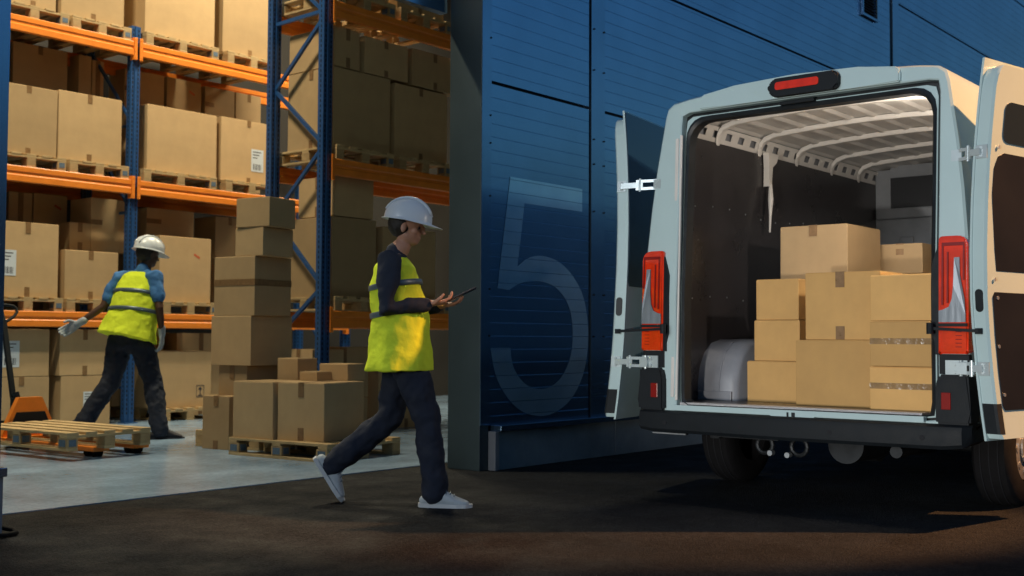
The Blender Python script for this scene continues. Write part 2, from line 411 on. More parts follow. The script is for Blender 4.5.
def beam(parent, x0, x1, y, ztop, m=None, conn=(True, True)):
    """stepped box beam with a rounded ridge"""
    bm = NB(); zt = ztop; zb = ztop - .165
    prof = [(0, zt), (-.045, zt), (-.050, zt-.008), (-.050, zt-.055), (-.040, zt-.066), (-.040, zt-.088), (-.050, zt-.100), (-.050, zb+.006), (-.045, zb), (0, zb)]
    A = [(x0, y+.0+a, b) for a, b in prof]; B = [(x1, y+a, b) for a, b in prof]
    loft(bm, [A, B])
    o = finish('beam', bm, M_orange, parent)
    for e, x, s in ((conn[0], x0, 1), (conn[1], x1, -1)):
        if e:
            bm = NB(); xc = x - s*.024
            bb(bm, xc-.019, xc+.019, y-.060, y-.051, ztop-.215, ztop+.04, .003)
            bb(bm, xc+s*.022-.003, xc+s*.022+.003, y-.053, y+.02, ztop-.215, ztop+.04)
            for k in range(4): cyl(bm, (xc, y-.064, ztop-.18+.065*k), (xc, y-.058, ztop-.18+.065*k), .006, n=8)
            finish('beam_connector', bm, M_orange, o)
    return o
LV = (1.245, 2.755, 4.335)
rk = thing('pallet_rack', 'tall blue and orange pallet rack along the back, behind the walking worker', 'rack', (7.33, 11.65, 0))
def rel(p, base): return tuple(a-b for a, b in zip(p, base))
def at_base(o, base):
    for c in o.children: c.location = (-base[0], -base[1], 0)
for x in (4.62, 7.33, 10.60):
    upright(rk, x, 11.65, 4.52); u = upright(rk, x, 12.62, 4.52)
for x0, x1 in ((4.62, 7.33), (7.33, 10.60)):
    for z in LV:
        beam(rk, x0+.058, x1-.058, 11.65, z); beam(rk, x0+.058, x1-.058, 12.72, z, conn=(False, False))
for x in (4.62, 7.33, 10.60):
    bm = NB()
    for k, z in enumerate((.4, 1.4, 2.4, 3.4)):
        bar(bm, (x+.03, 11.72, z), (x+.03, 12.62, z+.95), .03)
        bar(bm, (x+.03, 11.72, z), (x+.03, 12.62, z), .03)
    finish('brace', bm, M_rackblue, rk)
at_base(rk, (7.33, 11.65))
rk2 = thing('pallet_rack', 'blue end frame with zigzag braces of the nearer rack, behind the tall box stack', 'rack', (7.59, 8.66, 0))
RX, RF, RB = 7.59, 8.66, 9.46
for x in (RX, 10.5):
    upright(rk2, x, RF, 5.2); upright(rk2, x, RB, 5.2)
for z in LV:
    beam(rk2, RX+.058, 10.5-.058, RF, z); beam(rk2, RX+.058, 10.5-.058, RB+.09, z, conn=(False, False))
for x in (RX, 10.5):
    za = .25
    zs = [3.96, 2.87, 1.88, .75, -.1]
    # zigzag of diagonals and the horizontals of the end frame
    D = [((RB, 4.85), (RF+.04, 4.22)), ((RB, 3.54), (RF+.04, 4.18)), ((RB, 3.52), (RF+.04, 2.90)), ((RB, 2.23), (RF+.04, 2.87)), ((RB, 2.20), (RF+.04, 1.50)), ((RB, .94), (RF+.04, 1.47)), ((RB, .92), (RF+.04, .22))]
    Hs = [((RB, 4.22), (RF+.04, 4.24))]
    for a, b in D + Hs:
        bm = NB(); bar(bm, (x, a[0], a[1]), (x, b[0]+.02, b[1]), .032, .036); finish('brace', bm, M_rackblue, rk2)
    bm = NB(); bar(bm, (x, RB, .14), (x, RF+.04, .14), .032, .036); finish('brace', bm, M_rackblue, rk2)
at_base(rk2, (RX, RF))

# ------------------------------------------------------------------ pallets
_pal = {}
def pallet_meshes(L, W):
    """long side L along y, W along x, origin at the near-left corner, z=0"""
    key = (L, W)
    if key in _pal: return _pal[key]
    bm = NB()
    n = 5 if W < .9 else 7
    gw = (W - n*.105)/(n-1) if W < .9 else (W - n*.098)/(n-1)
    bw = .105 if W < .9 else .098
    for k in range(n):
        x = k*(bw+gw); d = random.uniform(-.004, .004)
        bb(bm, x, x+bw, d, L+d, .122, .144, .003)
    for y in (0, L/2-.05, L-.1): bb(bm, 0, W, y+.001, y+.099, .1, .1215, .002)
    deck = bm
    bm2 = NB()
    for x in (0, W/2-.05, W-.1): bb(bm2, x, x+.1, .002, L-.002, 0, .022, .002)
    tmp = []
    def mesh(b, nm):
        me = bpy.data.meshes.new(nm); bmesh.ops.recalc_face_normals(b, faces=b.faces); b.to_mesh(me); b.free(); return me
    md = mesh(deck, 'deck'); md.materials.append(M_wood)
    mb = mesh(bm2, 'bottom_boards'); mb.materials.append(M_wood)
    b3 = NB(); bb(b3, 0, .098, 0, .12, .0225, .0995, .004); mk = mesh(b3, 'block'); mk.materials.append(M_wooddark)
    b4 = NB(); bb(b4, .018, .080, -.0025, -.0005, .035, .088); bb(b4, -.0025, -.0005, .02, .1, .035, .088); ms = mesh(b4, 'stamp'); ms.materials.append(M_blueink)
    _pal[key] = (md, mb, mk, ms); return _pal[key]
def pallet(x, y, z, label, group, L=1.2, W=.8, rz=0., stamps=((2, 0),)):
    t = thing('pallet', label, 'pallet', (x, y, z), rz, group)
    md, mb, mk, ms = pallet_meshes(L, W)
    for nm, me in (('deck', md), ('bottom_boards', mb)):
        o = bpy.data.objects.new(nm, me); COL.objects.link(o); o.parent = t
    for i, bx in enumerate((0.001, W/2-.049, W-.099)):
        for j, by in enumerate((.001, L/2-.06, L-.121)):
            o = bpy.data.objects.new('block', mk); COL.objects.link(o); o.parent = t; o.location = (bx, by, 0)
            if stamps and (i, j) in stamps:
                s = bpy.data.objects.new('stamp', ms); COL.objects.link(s); s.parent = o
    return t

# ------------------------------------------------------------------ cartons
def carton(x, y, z, w, d, h, label, group, rz=0., tape='y', m=None, seam=True, slip=None, mark=None, tilt=0., twist=None):
    """near-left corner (x,y), width w along local x, depth d along local y"""
    o = None
    t = thing('cardboard_box', label, 'box', (x, y, z), rz, group)
    bm = NB(); bb(bm, 0, w, 0, d, 0, h-.002, .004)
    # slight bulge of the sides so the box is not a perfect block
    jx, jy, jz = [random.uniform(-.004, .004) for _ in range(3)]
    for v in bm.verts:
        if v.co.z > h*.5: v.co.x += jx; v.co.y += jy*.5
    c = finish('carton', bm, m or M_card, t)
    tw = .055
    if seam:
        # closed flaps: a thin raised pair of top flaps with a gap between them
        bm = NB()
        if tape in ('x',):
            bb(bm, .004, w-.004, .004, d/2-.002, h-.003, h+.002, .0015); bb(bm, .004, w-.004, d/2+.002, d-.004, h-.003, h+.002, .0015)
        else:
            bb(bm, .004, w/2-.002, .004, d-.004, h-.003, h+.002, .0015); bb(bm, w/2+.002, w-.004, .004, d-.004, h-.003, h+.002, .0015)
        finish('flap', bm, m or M_card, t)
    if tape == 'y':
        bm = NB(); xo = w*(.5 + random.uniform(-.03, .03)); dl = random.uniform(.07, .12)
        bb(bm, xo-tw/2, xo+tw/2, -.003, d+.003, h+.0025, h+.004)
        bb(bm, xo-tw/2, xo+tw/2, -.003, -.001, h-dl, h+.0025)
        if h > .3: bb(bm, xo-tw/2, xo+tw/2, -.003, -.001, .002, dl*.9)
        finish('tape', bm, M_tape, t)
    elif tape == 'x':
        bm = NB(); yo = d*(.5 + random.uniform(-.03, .03)); dl = random.uniform(.07, .12)
        bb(bm, -.003, w+.003, yo-tw/2, yo+tw/2, h+.0025, h+.004)
        bb(bm, -.003, -.001, yo-tw/2, yo+tw/2, h-dl, h+.0025)
        if h > .3: bb(bm, -.003, -.001, yo-tw/2, yo+tw/2, .002, dl*.9)
        finish('tape', bm, M_tape, t)
    elif tape in ('h', 'hs'):
        bm = NB(); zc = h*.56; hh = .017 if tape == 'hs' else .028
        bb(bm, -.003, w+.003, -.003, -.0008, zc-hh, zc+hh); bb(bm, -.003, -.0008, -.0008, d, zc-hh, zc+hh); bb(bm, w+.0008, w+.003, -.0008, d, zc-hh, zc+hh)
        finish('tape', bm, M_tapeshine if tape == 'hs' else M_tape, t)
    elif tape == 's':      # short horizontal strip at mid height
        bm = NB(); zc = h*.55
        bb(bm, -.003, w*.3, -.003, -.0008, zc-.028, zc+.028); finish('tape', bm, M_tape, t)
    elif tape == 'v':      # full vertical
        bm = NB(); bb(bm, w*.5-.03, w*.5+.03, -.003, -.0008, .01, h); finish('tape', bm, M_tape, t)
    if slip:               # paper slip (u0,u1,v0,v1) as fractions on the -Y face ('y') or the -X face ('x')
        ax, u0, u1, v0, v1 = slip
        def rect(bm, a0, a1, b0, b1, e0, e1):
            if ax == 'y': bb(bm, a0, a1, -e1, -e0, b0, b1)
            else: bb(bm, -e1, -e0, a0, a1, b0, b1)
        D = w if ax == 'y' else d
        a0, a1, b0, b1 = u0*D, u1*D, v0*h, v1*h
        bm = NB(); rect(bm, a0, a1, b0, b1, .001, .003); sl = finish('shipping_label', bm, M_label, t)
        bm = NB(); n = 9; ww = (a1-a0)*.7/n
        for k in range(n):
            q = a0 + (a1-a0)*.15 + k*ww; rect(bm, q, q + ww*(.35 if k % 3 else .65), b0+(b1-b0)*.08, b0+(b1-b0)*.34, .0032, .004)
        for k in range(3): rect(bm, a0+(a1-a0)*.12, a0+(a1-a0)*(.8-.15*k), b1-(b1-b0)*(.14+.13*k), b1-(b1-b0)*(.10+.13*k), .0032, .004)
        finish('print', bm, M_ink, sl)
    if mark == 'red':
        bm = NB(); box(bm, (w*.72, -.002, h*.72), (.09, .002, .025), M=Matrix.Translation((w*.72, 0, h*.72)) @ Matrix.Rotation(R_(28), 4, 'Y') @ Matrix.Translation((-w*.72, 0, -h*.72)))
        finish('red_mark', bm, M_redink, t)
    if mark == 'up':       # printed handling symbol: frame with an umbrella-like arrow
        bm = NB(); cx0, cz0 = w*.80, h*.28
        for a in ((-.055, -.049, -.07, .07), (.049, .055, -.07, .07)): bb(bm, cx0+a[0], cx0+a[1], -.0025, -.001, cz0+a[2], cz0+a[3])
        for a in ((-.0485, .0485, .064, .07), (-.0485, .0485, -.07, -.064)): bb(bm, cx0+a[0], cx0+a[1], -.0025, -.001, cz0+a[2], cz0+a[3])
        bb(bm, cx0-.006, cx0+.006, -.0025, -.001, cz0-.045, cz0+.02); bb(bm, cx0-.03, cx0+.03, -.0025, -.001, cz0-.055, cz0-.0455)
        prism(bm, [(cx0-.03, cz0+.0205), (cx0+.03, cz0+.0205), (cx0, cz0+.052)], lambda u, v_, dd: (u, dd, v_), -.0025, -.001)
        finish('handling_mark', bm, M_ink, t)
    return t
G1 = 'cardboard boxes stored on the back rack'
PG = 'pallets stored on the racks'
YF = 11.70
P = .144
def Rx(x0, x1, z, h, label, y=YF, d=.75, **k): return carton(x0, y, z, x1-x0, d, h, label, G1, **k)
# left bay
L1, L2, L3 = LV
pallet(5.72, 11.63, L3+.001, 'pallet at the top left corner of the photo, above the upper orange beam', PG, W=.78, L=1.1)
pallet(6.54, 11.63, L3+.001, 'pallet on the upper orange beam just left of the first blue upright', PG, W=.72, L=1.1)
Rx(5.84, 6.38, L3+P, .62, 'box cut off by the top left corner of the photo', tape='y')
Rx(6.44, 7.20, L3+P, .80, 'big box on the top shelf just left of the first blue upright')
pallet(5.72, 11.63, L2+.001, 'pallet at the left edge on the middle orange beam', PG, W=.78, L=1.1)
pallet(6.54, 11.63, L2+.001, 'pallet on the middle orange beam left of the first blue upright', PG, W=.72, L=1.1)
Rx(5.80, 6.42, L2+P, .73, 'plain big box on the middle shelf at the left edge', tape='y')
Rx(6.44, 7.20, L2+P, .75, 'big box on the middle shelf just left of the first blue upright')
YB = 12.2
def behind(x0, x1, zt, zb, base, label, lab2, d=.5, **k):
    Rx(x0, x1, zb, zt-zb, label, y=YB+.27, d=.35, **k)
    if lab2: Rx(x0-.02, x1+.02, base, zb-base-.004, lab2, y=YB+.28, d=.33, tape=None, seam=False)
YB = 12.2
behind(6.0, 6.26, 4.24, 3.70, L2+P, 'sliver of a dark upper box beside the left edge of the middle shelf', None)
behind(6.31, 6.96, 4.28, 3.70, L2+P, 'shaded wide box in the second row, on top behind the middle shelf boxes', None)
behind(7.10, 7.26, 4.28, 3.70, L2+P, 'narrow upright box in the back row left of the first upright', None, tape=None)
behind(7.27, 7.42, 4.25, 3.70, L2+P, 'narrow box with vertical tape right behind the first blue upright', None, tape='v')
pallet(5.72, 11.63, L1+.001, 'pallet at the left edge on the lowest orange beam', PG, W=.78, L=1.1)
pallet(6.54, 11.63, L1+.001, 'pallet on the lowest orange beam behind the walking worker in the blue shirt', PG, W=.72, L=1.1)
Rx(5.80, 6.47, L1+P, .79, 'big box with a white shipping label on the lowest shelf at left', tape='y', slip=('y', .06, .30, .28, .62))
Rx(6.55, 7.19, L1+P, .53, 'low box with torn tape on the lowest shelf left of the worker', tape='y')
behind(6.02, 6.27, 2.59, 2.10, L1+P, 'narrow upright box in the back row above the labelled box', None, tape=None)
behind(6.30, 6.57, 2.59, 2.10, L1+P, 'upright box with a vertical tape above the labelled box', None, tape='v')
behind(6.585, 6.99, 2.60, 2.10, L1+P, 'box with a small red mark in the back row of the lowest shelf', None, mark='red', tape=None)
Rx(6.74, 6.995, 1.94, .31, 'small box leaning on the low box of the lowest shelf', y=11.96, d=.3)
Rx(7.00, 7.46, 1.94, .61, 'upright box with a short side tape atop the low box', y=11.96, d=.45, tape='s')
for zb_ in (L1+P,):
    Rx(6.0, 7.0, zb_, .66, 'wide box hidden in the back row of the lowest shelf', y=12.46, d=.36, tape=None, seam=False)
Rx(5.95, 7.40, L2+P, .80, 'wide box hidden in the back row of the middle shelf', y=12.46, d=.36, tape=None, seam=False)
# ground of the left bay
Rx(5.80, 6.39, .556, .50, 'upper floor-level box with a white label, behind the pallet jack handle', slip=('y', .12, .44, .2, .75), tape=None)
Rx(5.80, 6.40, .10+.006, .445, 'lower floor-level box with open torn flap behind the pallet jack')
Rx(6.51, 7.10, .556, .50, 'upper floor-level box behind the glove of the walking worker')
Rx(6.53, 7.12, .006, .545, 'lower floor-level box with a pale blue label beside the worker legs', slip=('y', .45, .68, .28, .68), tape=None)
# right bay
def TP(x, z, W, label): pallet(x, 11.60, z+.001, label, PG, W=W, L=1.1)
TP(7.43, L3, 1.0, 'pallet on the upper orange beam just right of the first blue upright')
TP(8.56, L3, .8, 'pallet on the upper orange beam beside the second rack frame')
Rx(7.47, 8.43, L3+P, 1.0, 'huge bright box on the top shelf right of the first upright', tape=None)
Rx(8.55, 9.37, L3+P, 1.05, 'tall bright box on the top shelf beside the end frame of the nearer rack')
TP(7.43, L2, 1.0, 'pallet on the middle orange beam right of the first blue upright')
TP(8.56, L2, .8, 'pallet on the middle orange beam beside the end frame of the nearer rack')
Rx(7.53, 8.49, L2+P, .77, 'huge plain box on the middle shelf above the white helmet', tape=None)
Rx(8.55, 9.40, L2+P, .78, 'large box with a pale blue label on the middle shelf by the end frame', slip=('y', .54, .76, .20, .56))
behind(7.70, 8.25, 4.23, 3.70, 0, 'box in the back row just right of the first upright, above the huge box', None, tape='s')
behind(8.29, 8.80, 4.23, 3.70, 0, 'box with a small orange-red mark in the back row of the middle shelf', None, mark='red', tape=None)
behind(8.86, 9.32, 4.21, 3.70, 0, 'box with short side tape in the back row above the labelled box', None, tape='s')
behind(9.34, 9.75, 4.21, 3.70, 0, 'box in the back row half hidden by the end frame of the nearer rack', None)
Rx(7.70, 9.75, L2+P, .80, 'long box at the very back of the middle shelf, right bay', y=12.46, d=.36, tape=None, seam=False)
TP(7.72, L1, .75, 'pallet on the lowest orange beam right of the worker')
Rx(7.72, 8.43, L1+P, .77, 'big box with a red mark on the lowest shelf right of the white helmet', tape=None, mark='red')
Rx(7.80, 8.46, 2.17, .35, 'flat box on top of the red-marked box in the lowest bay', y=12.1, d=.45, tape='s')
Rx(7.80, 8.46, L1+P, .78, 'box at the back of the lowest shelf behind the red-marked box', y=12.46, d=.36, tape=None, seam=False)
Rx(8.78, 9.25, L1+.05, 1.20, 'tall narrow box on the lowest shelf beside the tall stack', y=12.1, d=.45, tape='y')
pallet(7.74, 11.60, .007, 'pallet on the floor at the foot of the rack right of the worker boots', PG, W=.75, L=1.1)
Rx(7.70, 8.46, .007+P, .66, 'big box with a printed handling symbol on the floor pallet under the rack', mark='up', tape=None)
Rx(7.60, 8.30, .006+P, .95, 'dim box behind the box with the handling symbol', y=12.46, d=.4, tape='v')
Rx(8.38, 9.10, .006, 1.02, 'dim floor-level box at the back behind the tall stack', y=12.3, d=.5, tape='v')
# nearer rack contents
G2 = 'cardboard boxes stored on the nearer rack'
def R2b(x0, x1, z, h, label, y=8.70, d=.70, **k): return carton(x0, y, z, x1-x0, d, h, label, G2, **k)
for z, l in ((L1, 'lowest'), (L2, 'middle'), (L3, 'top')):
    pallet(7.68, 8.62, z+.001, 'first pallet of the %s shelf of the nearer rack, by its end frame' % l, PG, W=.8, L=.95)
    pallet(8.56, 8.62, z+.001, 'second pallet of the %s shelf of the nearer rack' % l, PG, W=.8, L=.95)
R2b(7.70, 8.49, L2+P, .80, 'big shaded box behind the front post of the end frame, middle shelf', tape='x')
R2b(8.56, 9.37, L2+P, .78, 'shaded box on the middle shelf above the tablet worker')
R2b(7.71, 8.05, 3.71, .40, 'dim box on top of the big shaded box, middle shelf', tape='y')
R2b(8.12, 8.75, 3.71, .38, 'wide dim box on the upper row, middle shelf of the nearer rack')
R2b(8.82, 9.5, 3.70, .40, 'dim box at the right of the upper row by the door jamb')
R2b(7.72, 8.45, L3+P, .5, 'shaded box on the top shelf of the nearer rack by its end frame')
R2b(8.58, 9.3, L3+P, .5, 'shaded box on the top shelf of the nearer rack, further right')
R2b(7.71, 8.31, L1+P, .80, 'big shaded box on the lowest shelf between the end frame and the tablet worker', tape=None)
R2b(8.40, 9.2, L1+P, .75, 'shaded box on the lowest shelf hidden by the tablet worker', tape=None)
R2b(7.73, 8.26, 2.20, .40, 'shaded box on top of the big one, lowest shelf by the end frame', d=.55, tape='x')
R2b(7.68, 8.1, .36, .50, 'small box on the floor level inside the end frame', y=8.95, d=.4, tape='x')
R2b(7.70, 8.4, .006, .35, 'low box on the floor level of the nearer rack', y=8.9, d=.5, tape=None)
R2b(8.15, 8.45, .36, .52, 'small bright box under the lowest beam right of the front post', y=8.95, d=.4, tape=None)
R2b(8.6, 9.4, .006, .75, 'dark box at floor level of the nearer rack behind the tablet worker', y=8.95, d=.4)

# ------------------------------------------------------------------ pallets and boxes on the warehouse floor
pallet(6.048, 6.858, .006, 'loaded pallet on the floor in front of the tall box stack', 'pallets standing on the floor', W=.88, L=1.12, rz=R_(5), stamps=((0, 0), (0, 1), (0, 2)))
pallet(6.30, 8.02, .006, 'pallet under the tall stack of boxes', 'pallets standing on the floor', W=.8, L=.8, rz=R_(6))
G3 = 'cardboard boxes stacked on the warehouse floor'
def S(x, y, z, w, d, h, label, rz=8., **k): return carton(x, y, z, w, d, h, label, G3, rz=R_(rz), **k)
S(6.155, 7.02, .15, .56, .46, .465, 'large box with a tape strip at the front of the loaded pallet', rz=13, tape='x')
S(6.02, 7.49, .15, .42, .46, .465, 'plain box at the left end of the loaded pallet', rz=6, tape=None)
S(6.50, 7.56, .15, .42, .42, .43, 'box at the back of the loaded pallet', rz=6, tape=None)
S(6.64, 7.28, .617, .22, .32, .14, 'small box lying on the large front box of the loaded pallet', rz=6, tape=None)
S(6.44, 7.44, .617, .20, .20, .075, 'smallest flat box on top of the loaded pallet', rz=6, tape=None)
S(6.50, 7.76, .60, .24, .24, .20, 'small dark box at the back on top of the loaded pallet', rz=6, tape=None)
S(6.17, 8.27, .006, .14, .32, .46, 'narrow upright box on the floor left of the loaded pallet', rz=8, tape='x')
S(6.315, 8.22, .15, .44, .34, .58, 'lowest visible box of the tall stack, set back from the others', rz=8, tape='x')
S(6.30, 8.15, .732, .52, .48, .435, 'largest box of the tall stack, second from its bottom', rz=8, tape=None)
S(6.31, 8.12, 1.169, .46, .49, .52, 'box with a horizontal tape band in the middle of the tall stack', rz=8, tape='h')
S(6.33, 8.04, 1.691, .38, .33, .25, 'second box from the top of the tall stack', rz=8, tape=None)
S(6.34, 7.97, 1.943, .34, .38, .255, 'topmost box of the tall stack, turned slightly', rz=10, tape=None)

# ------------------------------------------------------------------ front pallet and pallet jack
pallet(4.76, 8.42, .084, 'empty pallet lifted on the forks of the orange pallet jack', 'pallets standing on the floor', W=.78, L=1.4, rz=R_(4), stamps=((0, 0), (0, 1)))
pj = thing('pallet_jack', 'orange pallet jack with a black handle, its forks under the empty pallet', 'pallet jack', (5.25, 10.02, .006), R_(3))
def jk(name, bm, m, **k): return finish(name, bm, m, pj, **k)
bm = NB()
for sx in (-.19, .19):
    bb(bm, sx-.075, sx+.075, -1.46, -.10, .045, .086, .006); 
jk('fork', bm, M_orange)
bm = NB()     # A-shaped front plate, hollow, with a black centre
prism(bm, [(-.27, .09), (.27, .09), (.25, .14), (.125, .40), (.11, .43), (-.11, .43), (-.125, .40), (-.25, .14)], lambda u, v_, d: (u, d, v_), -.10, -.04)
bb(bm, -.275, .275, -.13, -.02, .05, .0895, .004)
jk('frame', bm, M_orange)
bm = NB(); prism(bm, [(-.185, .185), (.185, .185), (.135, .30), (-.135, .30)], lambda u, v_, d: (u, d, v_), -.108, -.1005); jk('black_panel', bm, M_hole)
bm = NB(); cyl(bm, (-.04, .06, .14), (-.04, .06, .42), .055, n=20); cyl(bm, (-.04, .06, .42), (-.05, .07, .47), .03, n=16); jk('pump', bm, M_steel)
bm = NB()
for s in (-.06, .06): cyl(bm, (s-.022, .10, .085), (s+.022, .10, .085), .085, n=28)
jk('wheel', bm, M_rubber)
bm = NB()
for s in (-.19, .19):
    for yy in (-1.40, -1.30): cyl(bm, (s-.035, yy, .035), (s+.035, yy, .035), .035, n=20)
jk('fork_roller', bm, M_rubber)
bm = NB(); bar(bm, (-.05, .10, .40), (-.06, .28, 1.12), .045, .03); jk('handle_post', bm, M_plast)
bm = NB(); top = V((-.06, .30, 1.15))
ax = V((1, 0, 0)); up = V((-.06, .36, .93)).normalized()
pts = []
for (u, w) in ((0, -.02), (.06, .01), (.12, .05), (.155, .09), (.155, .125), (.13, .15), (.07, .158), (0, .16), (-.07, .158), (-.13, .15), (-.155, .125), (-.155, .09), (-.12, .05), (-.06, .01)):
    pts.append(top + ax*u + up*(w-.04))
pipe(bm, pts, .014, n=10, closed=True); jk('handle_loop', bm, M_plast, smooth=True)
bm = NB(); bar(bm, top + up*(-.06), top + up*.11, .03, .03); jk('lever', bm, M_plast)
bm = NB(); pipe(bm, [(2.6, 5.52, .014), (2.80, 5.50, .014), (2.87, 5.53, .014), (2.885, 5.59, .02), (2.85, 5.63, .03), (2.80, 5.62, .022), (2.6, 5.56, .014)], .012, n=8)
prop(finish('cable', bm, M_rubber, smooth=True), 'coil of black cable on the asphalt at the foot of the left wall post', 'cable')

# ------------------------------------------------------------------ van
van = thing('cargo_van', 'pale high-roof cargo van with both rear doors swung open, loaded with boxes', 'van', (6.25, 3.055, 0))
def lean(x, z): return x + .085*max(0., z-1.25)/1.27       # the tail leans forward a little towards the roof
def vn(name, bm, m, parent=None, **k):
    for v in bm.verts:
        if v.co.x < 3: v.co.x = lean(v.co.x, v.co.z)
        if v.co.z > 1.25: v.co.z += .022*(v.co.z-1.25)/1.27
    return finish(name, bm, m, parent or van, **k)
half = [(.44, .985), (.60, 1.012), (.95, 1.022), (1.25, 1.024), (1.50, 1.016), (1.80, .990), (2.05, .960), (2.25, .928), (2.38, .908), (2.43, .897), (2.455, .878), (2.470, .845), (2.480, .78), (2.489, .72), (2.505, .50), (2.515, .25), (2.518, 0)]
def contour(s=1., zt=1., zb=.44, dz=0):
    pts = [(w*s, zb + (z-.44)*zt + dz) for z, w in half]
    return pts + [(-a, b) for a, b in pts[-2::-1]]
def radial(poly, c, N=120):
    out = []
    n = len(poly)
    for k in range(N):
        a = 2*math.pi*k/N; d = (math.cos(a), math.sin(a)); best = None
        for i in range(n):
            (x1, y1), (x2, y2) = poly[i], poly[(i+1) % n]
            ex, ey = x2-x1, y2-y1; den = d[0]*ey - d[1]*ex
            if abs(den) < 1e-12: continue
            t = ((x1-c[0])*ey - (y1-c[1])*ex)/den; u = ((x1-c[0])*d[1] - (y1-c[1])*d[0])/den
            if t > 0 and -1e-6 <= u <= 1+1e-6 and (best is None or t > best): best = t
        out.append((c[0]+d[0]*best, c[1]+d[1]*best))
    return out
C0 = (0, 1.4)
def ringpts(poly, x, N=160): return [(x, y, z) for y, z in radial(poly, (0, (min(p[1] for p in poly) + max(p[1] for p in poly))/2), N)]
OPEN = rrect(-.850, .765, .55, 2.385, (.03, .10, .10, .03), 6)     # outer rebate
OPEN2 = rrect(-.825, .735, .575, 2.345, (.03, .13, .13, .03), 6)
OPENSQ = rrect(-.856, .780, .548, 2.398, (.02, .035, .035, .02), 6)
OPENMD = rrect(-.838, .760, .560, 2.374, (.02, .05, .05, .02), 6)
OPENRD = rrect(-.832, .752, .566, 2.366, (.03, .12, .12, .03), 6)
bm = NB()
outer = contour()
loft(bm, [ringpts(OPENSQ, .060), ringpts(OPENSQ, .006), ringpts(rrect(-.862, .787, .542, 2.404, (.02, .035, .035, .02), 6), 0), ringpts(contour(.985, .995), .0), ringpts(contour(.997, .9995), .012), ringpts(outer, .04), ringpts(outer, 2.0), ringpts(outer, 4.1), ringpts(contour(.985, .86), 4.75), ringpts(contour(.97, .55), 5.25), ringpts(contour(.95, .40), 5.7), ringpts(contour(.86, .30), 5.95)], caps=False)
fr = [v for v in bm.verts if abs(v.co.x - 5.95) < 1e-4]
bmesh.ops.contextual_create(bm, geom=[e for e in bm.edges if all(abs(v.co.x-5.95) < 1e-4 for v in e.verts)])
body = vn('body', bm, M_white, angle=38)
# raised roof spoiler band over the door header
bm = NB()
hd = [(.64, 2.462), (.62, 2.492), (.40, 2.520), (0, 2.534), (-.40, 2.520), (-.62, 2.492), (-.64, 2.462)]
lo = [(.64, 2.402), (.40, 2.402), (0, 2.402), (-.40, 2.402), (-.64, 2.402)]
prism(bm, hd[::-1] + lo, lambda u, v_, d: (d, u, v_), -.028, .14)
bmesh.ops.bevel(bm, geom=bm.edges[:], offset=.008, segments=2, affect='EDGES')
vn('roof_header', bm, M_white, body, angle=40)
# rubber seal ring and inner frame
bm = NB(); loft(bm, [ringpts(OPENSQ, .058), ringpts(OPENMD, .056)], caps=False); vn('rebate_shadow_gap', bm, M_seal, body)
bm = NB(); loft(bm, [ringpts(OPENMD, .060), ringpts(OPENMD, .030), ringpts(OPENRD, .026), ringpts(OPENRD, .06)], caps=False); vn('inner_frame', bm, M_white, body, angle=40)
bm = NB(); loft(bm, [ringpts(OPENRD, .05), ringpts(OPENRD, .018), ringpts(rrect(-.822, .742, .574, 2.352, (.03, .125, .125, .03), 6), .010), ringpts(rrect(-.812, .730, .582, 2.338, (.03, .13, .13, .03), 6), .020), ringpts(rrect(-.812, .730, .582, 2.338, (.03, .13, .13, .03), 6), .10), ringpts(OPENSQ, .10)], caps=False); vn('door_seal', bm, M_seal, body, angle=40)
IN_ = rrect(-.80, .80, .56, 2.37, (.03, .10, .10, .03), 6)
# white vertical drain channels in the left and right door rebates
bm = NB()
bb(bm, -.010, .012, .792, .815, .62, 2.24, .003); bb(bm, -.006, .012, .770, .786, .60, 2.26, .003)
vn('door_rebate_trim', bm, M_vin, body)
